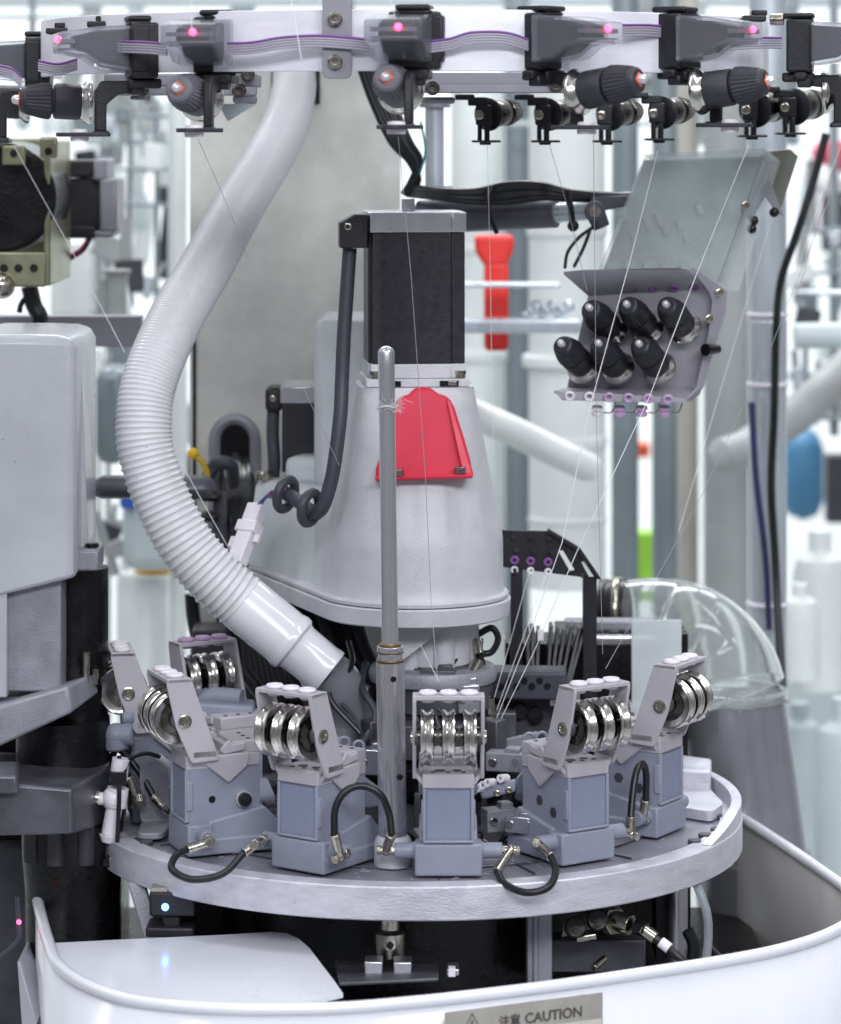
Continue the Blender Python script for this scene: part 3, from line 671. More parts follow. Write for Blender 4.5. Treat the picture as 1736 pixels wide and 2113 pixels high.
def feeder(label, u, vz, theta, face, kb, kdir, km='knob_black', tilt=0, plate=None, led=True, scale=1.0):
    """u: grid column of the bracket; theta: place on the band; face: yaw of the sensor; kb: knob base in grid + depth"""
    y=-RR*math.cos(R(theta)); x=P(u,vz,y).x; z=P(u,vz,y).z
    t=thing('yarn_sensor_unit',label,'yarn sensor',(x,y,z),R(face),'yarn sensor units round the ring')
    L=dict(parent=t,local=True)
    b=MB()
    b.box(k(6,4,-2),k(30,16,33)); b.box(k(5,6,17),k(20,22,3.5)); b.box(k(7,2,14),k(19,13,3)); b.box(k(6,5,-21.5),k(17,20,6)); b.box(k(20.5,1,-1),k(5,10,27)); b.box(k(-6,3,-21),k(10,8,5))
    b.build('bracket','black_plastic',bevel=.0015,**L)
    b=MB()
    b.prism([k(-2,11)[:2],k(-24,9.5)[:2],k(-37,6.5)[:2],k(-37,-1)[:2],k(-28,-3)[:2],k(-20,-9)[:2],k(-2,-12)[:2]],-.0095,.0105,'X')
    b.build('sensor_body','black_plastic',bevel=.0012,**L)
    b=MB()
    b.prism([k(-4,13)[:2],k(-24,12)[:2],k(-46,8.5)[:2],k(-46,-3.5)[:2],k(-31,-6)[:2],k(-21,-12.5)[:2],k(-4,-14.5)[:2]],-.0165,.0165,'X')
    b.build('sensor_cover','translucent_cover',bevel=.0014,**L)
    b=MB(); b.box(k(0,-40.5,3.2),k(26,8,2.4)); b.box(k(0,-40,-1.2),k(26,8,.8)); b.build('circuit_board','ribbon_dark',**L)
    b=MB(); b.sphere(k(3,-45.2,4.4),.0021,12); b.build('led','led_red',**L)
    # arm, plate, eyelet below
    b=MB(); b.prism([k(6,-20)[:2],k(-20,-20)[:2],k(-24,-26)[:2],k(-24,-50)[:2],k(-17,-50)[:2],k(-17,-34)[:2],k(-10,-28)[:2],k(6,-26)[:2]],.0030,.0080,'X')
    b.box(k(4,-20,-51),k(9,9,3)); b.box(k(2,1,-25),k(20,8,6)); b.build('arm','black_plastic',bevel=.001,**L)
    b=MB(); b.prism(rounded([k(-14,-15)[:2],k(14,-15)[:2],k(11,-29)[:2],k(4,-46)[:2],k(-5,-46)[:2],k(-12,-29)[:2]],.004),-.0530,-.0505,'Z'); b.build('eyelet_plate','knob_black',bevel=.0006,**L)
    b=MB(); b.lathe([(.0018,-.0555),(.0052,-.0558),(.0056,-.0545),(.0056,-.0531)],Matrix.Translation(Vector(k(0,-32,0))),24); b.lathe([(.0052,-.0504),(.0050,-.0488),(.0018,-.0484)],Matrix.Translation(Vector(k(0,-32,0))),24); b.build('eyelet','white_ceramic',**L)
    tension_knob(t, P(*kb), kdir, m=km)
    return t
def pd(a, el):                    # direction: yaw a (0 = towards the camera, + right), elevation el
    a=R(a); el=R(el); return (math.sin(a)*math.cos(el), -math.cos(a)*math.cos(el), math.sin(el))
feeder('outermost left yarn sensor with its black knob cut by the frame edge',70,125,-88,-88,(60,212,.05),pd(-86,3))
feeder('left yarn sensor seen from the side, its ribbed black knob pointing left',275,98,-44,-76,(186,211,-.10),pd(-78,2))
feeder('yarn sensor left of the hose, its grey knob pointing at the viewer',432,86,-30.5,-12,(417,205,-.190),pd(-15,8),'knob_dusty')
feeder('middle yarn sensor right of the hanger plate, knob facing the viewer',835,76,-2,-8,(828,189,-.216),pd(-11,10),'knob_dusty')
feeder('yarn sensor right of centre, orange-tipped knob pointing right',1122,78,19,48,(1192,190,-.236),pd(52,9))
feeder('second yarn sensor from the right, knob ending in an orange diamond',1405,78,41,60,(1442,190,-.192),pd(62,8))
feeder('rightmost yarn sensor, its knob cut off by the frame edge',1664,88,72,80,(1700,190,-.06),pd(82,3))
# ---- flat ribbon cables
def ribbon(label, pts, w=.0075, up=(0,0,1), violet=True):
    c=catmull([P(*p) for p in pts],8); t=thing('ribbon_cable',label,'ribbon cable',c[0],group='grey ribbon cables with a violet edge')
    upv=Vector(up); n=5
    for j in range(n):
        cc=[p+upv*(w/2-w*(j+.5)/n) for p in c]
        if j==0 and violet: MB().tube(cc,w/n*.52,8).build('violet_strand','ribbon_violet',t)
        elif j: MB().tube(cc,w/n*.50,8).build('strand','ribbon_grey',t)
ribbon('ribbon cable between the two left-of-centre sensors, passing the hanger plate',[(470,100,-.229),(520,98,-.236),(580,88,-.2415),(650,84,-.2425),(720,88,-.2425),(770,94,-.242)])
ribbon('ribbon cable arching over the band right of the middle sensor',[(888,96,-.241),(930,90,-.242),(970,78,-.2415),(1020,76,-.238),(1055,80,-.234),(1090,92,-.230)])
ribbon('ribbon cable running into the side of the left sensor',[(205,94,-.16),(260,96,-.19),(310,98,-.215),(345,102,-.225)])
ribbon('drooping ribbon cable behind the leftmost knobs',[(80,135,-.13),(120,142,-.14),(160,132,-.14)])
ribbon('ribbon cable hanging at the far left frame edge',[(0,145,-.06),(25,152,-.07),(45,170,-.07)])
ribbon('short ribbon cable stub between the two right-hand sensors',[(1285,62,-.21),(1340,62,-.19),(1385,68,-.17),(1380,74,-.165),(1300,80,-.17)])
ribbon('ribbon cable ending under the second sensor from the right',[(1500,92,-.15),(1560,88,-.13),(1612,88,-.10)])
# ---- small rear tension knobs
def rear_clip(label,u,v,Y,sc_=.8,yaw=145):
    t=thing('rear_tension_clip',label,'tension clip',P(u,v+60,Y),group='black tension clips under the beam')
    b=MB(); bx(b,u-12,v-20,u+20,v+22,Y-.004,Y+.004); bx(b,u-8,v+20,u+1,v+58,Y-.004,Y+.004); bx(b,u+6,v+20,u+17,v+58,Y-.004,Y+.004)
    bx(b,u-55,v-42,u-14,v-30,Y-.006,Y+.006); bx(b,u-28,v-36,u+14,v-18,Y-.003,Y+.005); b.build('clip_body','black_plastic',t,bevel=.0012)
    b=MB(); bx(b,u-20,v+53,u+40,v+58,Y-.010,Y+.010); bx(b,u-4,v+56,u+20,v+63,Y-.004,Y+.004); b.build('eyelet_plate','black_plastic',t,bevel=.0008)
    tension_knob(t,P(u+14,v,Y+.010),pd(yaw,4),sc_,False,'dark_chrome')
    screw(t,P(u-5,v+1,Y-.004),(0,-1,0),.0031,.0015)
rear_clip('leftmost small black tension clip under the beam',994,236,.02)
rear_clip('second small black tension clip from the left under the beam',1117,236,.02)
rear_clip('small tension clip partly hidden behind the right-of-centre knob',1245,236,.03)
rear_clip('small tension clip between the two large right-hand knobs',1353,232,.02)
rear_clip('small tension clip behind the orange diamond knob',1545,225,.03,.9)
rear_clip('rearmost small tension clip near the right frame edge',1625,220,.03,.9)

# ================================================================ RIGHT: SIX-KNOB TENSION BOX ON AN ARM
bxr=thing('yarn_tension_box','tilted grey yarn tension box with six black knobs and a clear lid','tension box',P(1320,820,.05))
YB=.06
def quad(b,pts,th=(0,.003,0)):
    th=Vector(th); o=[Vector(p) for p in pts]; i_=[p+th for p in o]; n=len(o)
    b._add(o+i_,[tuple(range(n)),tuple(range(2*n-1,n-1,-1))]+[(j,(j+1)%n,n+(j+1)%n,n+j) for j in range(n)]); return b
b=MB(); quad(b,[P(1215,606,YB-.006),P(1478,592,YB-.006),P(1500,640,YB),P(1445,815,YB+.012),P(1425,826,YB+.012),P(1170,803,YB+.012)])
b.build('knob_plate','plate_grey',bxr,bevel=.0008)
b=MB(); quad(b,[P(1163,560,YB-.036),P(1205,556,YB-.036),P(1400,552,YB-.034),P(1425,556,YB-.034),P(1470,590,YB-.006),P(1215,606,YB-.006)],(0,.001,-.002))
quad(b,[P(1144,806,YB-.022),P(1400,822,YB-.020),P(1420,822,YB-.018),P(1430,800,YB+.010),P(1172,798,YB+.012)],(0,.001,-.002))
quad(b,[P(1144,806,YB-.0235),P(1415,822,YB-.0215),P(1415,832,YB-.0215),P(1160,826,YB-.0235)],(0,.0018,0))
quad(b,[P(1425,553,YB-.034),P(1496,600,YB-.008),P(1492,640,YB),P(1446,800,YB+.010),P(1422,830,YB-.018),P(1408,828,YB-.020),P(1436,800,YB+.0),P(1462,690,YB-.006),P(1470,620,YB-.010),P(1462,600,YB-.014)],(.002,.0015,0))
b.build('flange','plate_grey',bxr,bevel=.0006)
for u,v in ((1484,603),(1463,657),(1538,423)): screw(bxr,P(u,v,YB-.010),(.3,-1,0),.0028,.0016)
for row in (0,1):
    for i in range(6):
        u=(1218+43*i) if row==0 else (1176+40.5*i); v=(597-.9*i) if row==0 else (817+1.3*i)
        Yv=YB-.010 if row==0 else YB-.0245
        b=MB(); b.torus(dirM(P(u,v,Yv),(0,-.55,-.83) if row==0 else (0,-.96,-.3)),.0026,.0010,20,8)
        b.build('eyelet','white_ceramic' if i<2 else 'pink_ceramic' if row else 'purple_ceramic',bxr)
for i in range(4):
    q=P(1233+46*i,848,YB-.01); b=MB(); b.lathe([(.0015,-.003),(.0036,-.003),(.0038,-.0015),(.0026,-.0008),(.0026,.0008),(.0038,.0014),(.0036,.003),(.0015,.003)],dirM(q,(0,-.3,1)),20); b.build('guide_eyelet','white_ceramic' if i==0 else 'pink_ceramic',bxr)
    b=MB(); b.tube(catmull([q+Vector((.004,0,-.001)),q+Vector((.009,0,-.001)),P(1233+46*i+36,835,YB-.005),P(1233+46*i+36,828,YB-.005)],5),.0005,6); b.build('wire_hook','nickel',bxr)
for hu,hv,bu,bv in ((1207,625,1262,682),(1283,618,1336,678),(1363,618,1412,676),(1150,698,1205,758),(1226,697,1276,760),(1308,698,1361,760)):
    p0=P(bu,bv,YB-.002); L_=.0415; px=mm(YB-.02); dx=(hu-bu)*px; dz=-(hv-bv)*px; dy=-math.sqrt(max(1e-6,L_**2-dx*dx-dz*dz))
    tension_knob(bxr,p0,(dx,dy,dz),.86,False,'knob_dark')
b=MB(); quad(b,[P(1330,323,YB-.004),P(1580,311,YB-.004),P(1478,592,YB-.012),P(1398,556,YB-.012),P(1236,556,YB-.012)],(.0,.0022,0))
quad(b,[P(1580,311,YB-.004),P(1606,332,YB+.028),P(1520,600,YB+.018),P(1478,592,YB-.012)],(.002,0,0))
quad(b,[P(1330,323,YB-.004),P(1580,311,YB-.004),P(1606,332,YB+.028),P(1362,340,YB+.028)],(0,0,.002))
b.build('clear_lid','clear_acrylic',bxr,bevel=.0008)
b=MB()
quad(b,[P(1330,330,YB+.018),P(1585,320,YB+.018),P(1490,585,YB+.010),P(1245,560,YB+.010)],(0,.003,0))
b.build('inner_board','board_grey',bxr)
b=MB()
for i in range(9):
    u=1290+i*22+random.uniform(-5,5); v=440+random.uniform(-45,60); q=P(u,v,YB+.013); b.box(q,(.004,.004,.006+random.random()*.006),ry=R(-20))
for i in range(5): q=P(1265+i*38,548,YB+.009); b.box(q,(.008,.005,.007),ry=R(-18))
b.build('component','bg_grey',bxr,bevel=.0004)
b=MB(); quad(b,[P(1576,312,YB+.034),P(1632,308,YB+.034),P(1648,322,YB+.05),P(1612,432,YB+.05),P(1598,398,YB+.034),P(1556,376,YB+.034)],(0,.02,0)); b.build('rear_housing','olive_metal',bxr,bevel=.001)
b=MB(); quad(b,[P(1560,385,YB+.012),P(1590,372,YB+.012),P(1618,445,YB+.012),P(1604,440,YB+.012),P(1580,405,YB+.012),P(1560,440,YB+.012),P(1545,452,YB+.012),P(1530,440,YB+.012)],(0,.003,0)); b.build('side_bracket','clamp_grey',bxr,bevel=.0006)
b=MB()
for u,v in ((1556,455),(1552,472),(1598,438),(1455,722)): b.sphere(P(u,v,YB+.012),.0034,10)
b.build('rubber_stop','oily_black',bxr)
b=MB(); b.cyl(P(1456,722,YB-.01),P(1482,720,YB+.0),.0042,.003); b.build('push_button','oily_black',bxr)
# arm and its cables
t=thing('support_arm','dark grey support arm tube reaching right to the tension box','arm',P(1000,470,.12))
b=MB(); b.tube([P(868,448,.16),P(1000,444,.14),P(1148,440,.12)],[.0120,.0110,.0100],28); b.build('tube','dark_steel',t)
b=MB(); b.cyl(P(1146,440,.12),P(1236,432,.11),.0068,seg=24); b.build('rod','bg_steel',t)
b=MB(); b.hexa([P(1215,440,.095),P(1300,425,.095),P(1300,425,.12),P(1215,440,.12),P(1222,405,.095),P(1318,402,.095),P(1318,402,.12),P(1222,405,.12)])
b.cyl(P(1228,436,.092),P(1242,470,.092),.0068,.0060); b.cyl(P(1228,436,.085),P(1228,436,.115),.0072); b.build('clamp','dark_steel',t,bevel=.001)
b=MB(); b.cyl(P(1228,436,.0845),P(1228,436,.083),.004); b.build('clamp_screw','nickel',t)
t=thing('cable_bundle','black cables strapped along the support arm','cables',P(1050,400,.12))
for i in range(8):
    o=(i-3.5)*3.4
    MB().tube(catmull([P(842,392+o*.7,.17),P(900,399+o*.6,.13),P(980,405+o,.115),P(1050,398+o*1.6,.11),P(1120,394+o*1.1,.10),P(1180,403+o*.6,.10),P(1270,406+o*.35,.10),P(1310,404+o*.3,.11)],6),.0021+.0004*(i%3),8).build('cable','cable_black',t)
b=MB(); b.tube(catmull([P(1020,385,.095),P(1010,410,.09),P(1013,450,.095),P(1026,482,.095)],6),.0018,6); b.tube(catmull([P(1172,395,.09),P(1178,430,.085),P(1182,462,.09)],6),.0022,6); b.sphere(P(1183,466,.09),.004,10); b.build('cable_tie','cable_black',t)
tag(MB().tube(catmull([P(1222,470,.09),P(1195,490,.08),P(1172,520,.07),P(1166,552,.06)],8),.0012,8).build('thin_cable','cable_black'),'thin black cable looping from the arm clamp to the tension box','cable')
tag(MB().tube(catmull([P(1218,475,.095),P(1205,510,.09),P(1185,550,.08)],8),.0012,8).build('thin_cable','cable_black'),'second thin black cable hanging right beside the looped one','cable')
t=thing('cable_bundle','black cables dropping beside the column from the ring to the arm','cables',P(845,400,.17))
for i in range(6):
    MB().tube(catmull([P(745+i*8,140,.15),P(770+i*8,210,.15),P(808+i*7,290,.15),P(845+i*4,330,.155),P(862-i*2,370,.16),P(845-i*2,400,.165)],6),.0030,8).build('cable','cable_black' if i!=4 else 'cable_grey',t)
MB().tube(catmull([P(868,250,.14),P(878,310,.14),P(866,360,.15)],6),.0008,6).build('wire','cable_teal',t)
# green striped pole segments right of the column
t=thing('steel_pole','short bright steel pole between column and white pipe','pole',P(897,380,.2))
b=MB(); b.cyl(P(897,390,.2),P(897,215,.2),.0068,seg=28); b.build('shaft','bg_steel',t); b=MB(); b.cyl(P(897,222,.2),P(897,212,.2),.011,seg=28); b.cyl(P(900,392,.2),P(900,384,.2),.012); b.build('foot_ring','clamp_grey',t)

# ================================================================ BLACK EYELET BRACKET, BLADES (right of cone)
t=thing('eyelet_bracket','black perforated eyelet bracket on two legs right of the cone','bracket',P(1140,1450,.07))
b=MB(); Yk=.07
quad(b,[P(1036,1094,Yk),P(1132,1096,Yk),P(1196,1138,Yk),P(1238,1196,Yk),P(1176,1188,Yk),P(1036,1170,Yk)],(0,.0025,0))
b.build('plate','black_plastic',t,bevel=.0006)
b=MB(); quad(b,[P(1132,1092,Yk-.004),P(1198,1132,Yk-.004),P(1242,1196,Yk-.004),P(1238,1198,Yk-.004),P(1194,1138,Yk-.004),P(1130,1098,Yk-.004)],(0,.008,0)); b.build('folded_edge','motor_black',t)
b=MB(); bx(b,1054,1168,1079,1470,Yk+.001,Yk+.006); bx(b,1203,1186,1232,1440,Yk+.001,Yk+.006); b.build('leg','motor_black',t,bevel=.0005)
b=MB()
for u,v in ((1060,1108),(1097,1110),(1134,1112),(1066,1135),(1103,1138),(1140,1140),(1062,1180),(1206,1152),(1203,1188)): b.cyl(P(u,v,Yk-.0002),P(u,v,Yk-.003),.0017,seg=12)
b.build('rivet','oily_black',t)
b=MB()
quad(b,[P(1152,1136,Yk-.0006),P(1162,1136,Yk-.0006),P(1186,1176,Yk-.0006),P(1176,1178,Yk-.0006)],(0,.0004,0)); quad(b,[P(1200,1160,Yk-.0006),P(1206,1158,Yk-.0006),P(1226,1190,Yk-.0006),P(1216,1190,Yk-.0006)],(0,.0004,0)); b.build('slot_opening','bg_white',t)
for u in (1062,1095,1131):
    b=MB(); b.torus(dirM(P(u,1156+(u-1062)*.06,Yk-.001),(0,-1,0)),.0021,.0010,18,8); b.build('eyelet','purple_ceramic',t)
    b=MB(); b.torus(dirM(P(u,1176+(u-1062)*.06,Yk-.002),(.3,-1,0)),.0019,.0008,18,8); b.build('guide_ring','white_ceramic',t)
t=thing('blade_rack','cluster of upright black blades in front of a dark block','blade rack',P(1140,1420,.08))
for i,u in enumerate((1082,1092,1103,1128,1140,1152,1166,1180,1188)):
    b=MB(); d=-6+i*3; quad(b,[P(u+d*.5+6,1292+(i%3)*4,.075),P(u+d*.5+13,1292+(i%3)*4,.075),P(u-d+9,1415,.06),P(u-d,1415,.06)],(0,.02,0)); b.build('blade','motor_black' if i%3 else 'black_plastic',t,bevel=.0004)
MB().box(P(1190,1420,.13),(.10,.05,.07)).build('block','oily_black',t,bevel=.001)
bx(MB(),1110,1300,1122,1322,.069,.072).build('tag_plate','white_ceramic',t)
t=thing('terminal_block','slate grey block with rows of screw holes','terminal block',P(1090,1430,.03))
b=MB(); b.box(P(1078,1408,.03),(.058,.03,.018),rz=R(-4)); b.build('block_body','cable_grey',t,bevel=.0015)
b=MB()
for i in range(8):
    q=P(1018+i*16,1404+(i%2)*12,.0145); b.cyl(q,q+Vector((0,-.0012,0)),.0022,seg=12)
b.build('screw_hole','oily_black',t)
t=thing('cam_carriage','dark steel carriage blocks in the middle of the plate','carriage',P(1060,1480,.04))
b=MB(); b.box(P(1072,1462,.05),(.062,.03,.034),rz=R(4)); b.box(P(1010,1500,.06),(.03,.03,.03)); b.box(P(1110,1530,.05),(.05,.03,.02)); b.build('carriage_body','dark_cast',t,bevel=.0015)
b=MB()
for u,v in ((1020,1470),(1072,1466),(1105,1475)): q=P(u,v,.033); b.cyl(q,q+Vector((0,-.004,0)),.0052)
b.build('cap_screw','oily_black',t,bevel=.0004)
b=MB(); b.hexa([P(1010,1560,-.02),P(1110,1548,-.02),P(1110,1548,.0),P(1010,1560,.0),P(1020,1530,-.02),P(1110,1508,-.02),P(1110,1508,.0),P(1020,1530,.0)]); b.build('gripper','clamp_grey',t,bevel=.0012)
t=thing('rear_tray_sheet','frosted plastic sheet guard before the clear elbow','guard',P(1345,1450,.09))
b=MB(); b.box((P(1355,1370,.09)),(.034,.002,.06)); b.build('sheet','frosted',t,bevel=.0008)
b=MB(); bx(b,1300,1455,1330,1560,.08,.10); b.build('foot','frosted',t)
t=thing('rear_rail','flat pale steel rail and rods behind the black bracket legs','rail',P(1220,1330,.14))
b=MB(); bx(b,1168,1283,1350,1300,.13,.15); b.build('flat_bar','clamp_grey',t,bevel=.001)
b=MB(); b.cyl(P(1200,1316,.13),P(1350,1318,.13),.0032); b.build('round_bar','steel',t)
b=MB(); b.cyl(P(1210,1337,.12),P(1345,1338,.12),.0013); b.build('brass_bar','yellow_zinc',t)
MB().box(P(1280,1420,.16),(.09,.06,.085)).build('dark_block','oily_black',t)

# ================================================================ CLEAR ELBOW AND PERFORATED PIPE (right)
YE=.20
ce=thing('clear_elbow','large clear plastic suction elbow bending down to the perforated pipe','pipe elbow',P(1510,1440,YE))
path=[(1292,1262,YE+.02,.0215),(1340,1262,YE+.015,.0228),(1392,1272,YE+.01,.0255),(1436,1296,YE,.0300),(1470,1335,YE,.0345),(1495,1380,YE,.0372),(1508,1425,YE,.0385)]
cp_=catmull([P(*p[:3]) for p in path],8); rr=[]
for i in range(len(cp_)):
    f=i/8; j=min(int(f),len(path)-2); rr.append(path[j][3]+(path[j+1][3]-path[j][3])*(f-j))
b=MB(); b.tube(cp_,rr,56,caps=False); b.build('elbow_shell','clear_pvc',ce,ang=70,solid=.0022)
b=MB(); b.lathe([(.0388,-.003),(.0402,-.002),(.0402,.003),(.0388,.004)],Matrix.Translation(P(1508,1432,YE)),56,caps=False); b.build('rim','clear_pvc',ce,solid=.0015)
b=MB(); b.tube([P(1240,1262,YE+.025),P(1254,1262,YE+.024),P(1262,1262,YE+.023),P(1268,1262,YE+.022),P(1296,1262,YE+.02)],[.0225,.0235,.0225,.0235,.0232],44,caps=False); b.build('ribbed_sleeve','cable_black',ce)
b=MB(); b.tube([P(1268,1262,YE+.022),P(1284,1262,YE+.021)],[.0244,.0244],44,caps=False); b.build('clamp_band','nickel',ce,solid=.0012)
b=MB(); b.cyl(P(1600,1420,.23),P(1370,1240,.23),.0); 
pp=thing('perforated_pipe','wide perforated grey sheet pipe under the clear elbow','pipe',P(1545,1900,YE))
b=MB(); c1=P(1508,1440,YE); c2=P(1560,1880,YE)
b.tube([c1,c1.lerp(c2,.3),c1.lerp(c2,.6),c2],[.0385,.0400,.0408,.0415],56); b.build('pipe_wall','perforated_sheet',pp)
b=MB(); b.lathe([(.0416,-.003),(.0428,0),(.0416,.003)],Matrix.Translation(P(1553,1765,YE)),56,caps=False); b.build('seam_ring','clear_tube',pp)

# ================================================================ LEFT SIDE: COVER, CASTINGS
lc=thing('machine_cover','large smooth light grey machine cover at the left edge','cover',P(60,1230,-.05))
Yl=-.09
a0=P(150,690,Yl); 
pl=[(-70,690),(150,690),(150,1195),(135,1204),(-70,1250)]
b=MB()
def wp(u,v,Y): q=P(u,v,Y); return q
fr=[(-90,700),(-40,690),(60,690),(120,692),(146,700),(157,722),(157,1186),(150,1194),(-90,1252)]
def coverring(Y,ins=0,fn=None):
    return [P(u,v,Yl)+Vector((0,Y-Yl,0)) for u,v in fr]
r0=[p+Vector(((-.004 if p.x>-.27 else 0),0,(-.004 if p.z>ZC-.14 else 0))) for p in coverring(Yl)]
b.rings([r0,coverring(Yl+.004),coverring(Yl+.12)]); b.build('shell','grey_cover',lc,bevel=.003,ang=30)
b=MB(); r1=[P(u,v,Yl+.03)+Vector((0,0,0)) for u,v in [(100,704),(152,706),(164,722),(168,760),(182,1130),(150,1150),(100,1150)]]; r2=[p+Vector((-.002,.06,0)) for p in r1]
b.rings([r1,r2]); b.build('side_wall','grey_cover',lc,bevel=.003,ang=30)
t=thing('bead_blasted_block','grey metal block and dark column under the machine cover','block',P(60,1440,-.05))
b=MB(); bx(b,-60,1180,14,1440,-.088,.0); b.build('front_face','grey_cover',t,bevel=.001)
b=MB(); bx(b,13,1180,126,1428,-.080,.0); b.build('block_body','bead_blast',t,bevel=.0015)
b=MB(); b.lathe([(.0215,-.10),(.0215,0)],Matrix.Translation(P(154,1170,-.03)),40); b.build('dark_column','oily_black',t)
b=MB(); bx(b,148,1136,203,1178,-.075,-.04); b.build('latch','clamp_grey',t,bevel=.0015)
b=MB(); q=P(190,1134,-.06); b.cyl(q,q+Vector((0,0,.004)),.0042); b.build('latch_knob','oily_black',t)
b=MB(); b.cyl(P(178,1425,-.06),P(178,1345,-.06),.0022); b.cyl(P(196,1412,-.05),P(196,1380,-.05),.002); b.build('pin','nickel',t)
t=thing('lower_casting','dark grey cast arms and drum at the left below the cover','casting',P(100,1900,-.02))
b=MB()
b.hexa([P(-60,1570,-.12),P(150,1470,-.12),P(245,1400,.02),P(-60,1440,.02),P(-60,1475,-.12),P(140,1415,-.12),P(235,1370,.02),P(-60,1400,.02)])
b.build('upper_arm','bead_blast',t,bevel=.002)
b=MB()
b.hexa([P(-60,1725,-.15),P(150,1722,-.15),P(262,1690,.0),P(-60,1690,.0),P(-60,1610,-.15),P(150,1628,-.15),P(262,1560,.0),P(-60,1550,.0)])
b.hexa([P(-60,1640,-.158),P(40,1640,-.158),P(44,1600,-.13),P(-60,1600,-.13),P(-60,1600,-.158),P(34,1600,-.158),P(40,1570,-.13),P(-60,1570,-.13)])
b.build('lower_arm','dark_steel',t,bevel=.002)
b=MB(); b.lathe([(.030,-.045),(.032,-.02),(.032,0)],Matrix.Translation(P(150,1690,-.06)),48); b.lathe([(.029,-.12),(.030,-.045)],Matrix.Translation(P(150,1690,-.06)),48); b.build('drum','oily_black',t)
b=MB(); b.cyl(P(130,1480,-.04),P(130,1570,-.04),.03); b.build('spindle','oily_black',t)
for i in range(4):
    b=MB(); a=-2.4+i*.6; q=P(150,1735,-.06); b.cyl((q.x+.031*math.cos(a),q.y+.031*math.sin(a),q.z-.008),(q.x+.031*math.cos(a),q.y+.031*math.sin(a),q.z+.016),.0055); b.build('rib','dark_cast',t)
t=thing('rack_strip','toothed dark steel strip behind the left castings','rack',P(160,1450,.05))
b=MB()
for i in range(34): b.box(P(20+i*6,1448-i*.8,.0),(.0009,.012,.004))
b.box(P(120,1452,.01),(.075,.03,.003)); b.build('teeth','dark_steel',t)
t=thing('inline_valve','white plastic inline air valve standing at the left rim','valve',P(235,1760,-.07))
Yv=-.085
b=MB(); b.cyl(P(226,1722,Yv),P(238,1655,Yv),.0052); b.cyl(P(238,1665,Yv),P(244,1625,Yv),.0068); b.cyl(P(244,1612,Yv),P(250,1565,Yv),.0056); b.cyl(P(184,1646,Yv),P(230,1650,Yv),.0040); b.sphere(P(236,1648,Yv),.0080); b.cyl(P(234,1762,Yv),P(246,1772,Yv),.0048,.002); b.cyl(P(226,1722,Yv),P(224,1738,Yv),.0066,.0045)
b.build('valve_body','white_ceramic',t,bevel=.0004)
MB().cyl(P(196,1647,Yv),P(204,1648,Yv),.0052).build('nut','nickel',t)
b=MB(); b.tube(catmull([P(228,1742,Yv),P(238,1758,Yv),P(222,1772,Yv),P(218,1784,Yv),P(250,1782,Yv)],6),.0016,8); b.tube(catmull([P(246,1560,Yv),P(246,1640,Yv-.009),P(242,1740,Yv-.009)],6),.0014,8)
b.tube(catmull([P(250,1615,Yv-.006),P(266,1570,Yv),P(300,1555,Yv+.01),P(330,1562,Yv+.02)],6),.0014,8); b.box(P(244,1606,Yv-.006),(.010,.005,.008)); b.build('thin_tube','cable_black',t)
b=MB(); b.cyl(P(268,1605,-.07),P(284,1652,-.07),.0040); b.cyl(P(283,1648,-.07),P(286,1662,-.073),.0052); b.build('nozzle','nickel',t)
b=MB(); b.tube([P(328,1562,-.065),P(345,1575,-.06),P(365,1600,-.05)],.0022,8); b.build('white_tube','white_ceramic',t)
t=thing('bent_plate','bent bare steel foot plate behind the black hose','plate',P(320,1720,-.06))
b=MB(); quad(b,[P(288,1560,-.06),P(345,1560,-.05),P(350,1690,-.05),P(300,1700,-.06),P(290,1690,-.06)],(0,.003,0)); b.build('upright','bead_blast',t)
b=MB(); b.prism(rounded([(P(292,0,-.06).x,-.092),(P(348,0,-.05).x,-.092),(P(360,0,-.05).x,-.05),(P(290,0,-.06).x,-.05)],.006),1.001,1.005); b.build('foot','bead_blast',t,bevel=.0008)
t=thing('yarn_valve_block','blue-grey plastic valve block behind the left pulley station','valve block',P(330,1560,.0))
b=MB(); b.cyl(P(232,1520,-.045),P(275,1516,-.045),.0075); b.cyl(P(240,1520,-.045),P(242,1548,-.045),.0078); b.sphere(P(240,1518,-.045),.0080); b.lathe([(.016,-.034),(.016,0)],Matrix.Translation(P(300,1480,-.02)),36); b.box(P(300,1455,-.02),(.030,.03,.020)); b.box(P(330,1515,-.01),(.04,.04,.028)); b.box(P(445,1478,-.01),(.050,.026,.020),ry=R(3)); b.box(P(495,1475,-.01),(.020,.020,.015)); b.cyl(P(252,1480,-.04),P(278,1480,-.04),.005)
b.build('valve_body','blue_plastic',t,bevel=.0018)
b=MB(); b.cyl(P(520,1480,-.012),P(536,1480,-.012),.0055); b.build('plunger','bg_grey',t)
b=MB(); b.tube(catmull([P(400,1440,.0),P(450,1436,-.005),P(500,1440,-.01)],6),.0055,14); b.build('pipe','blue_plastic',t)
b=MB()
for u in (461,476): b.cyl(P(u,1530,-.036),P(u,1530,-.038),.0018)
b.build('hole','oily_black',t)

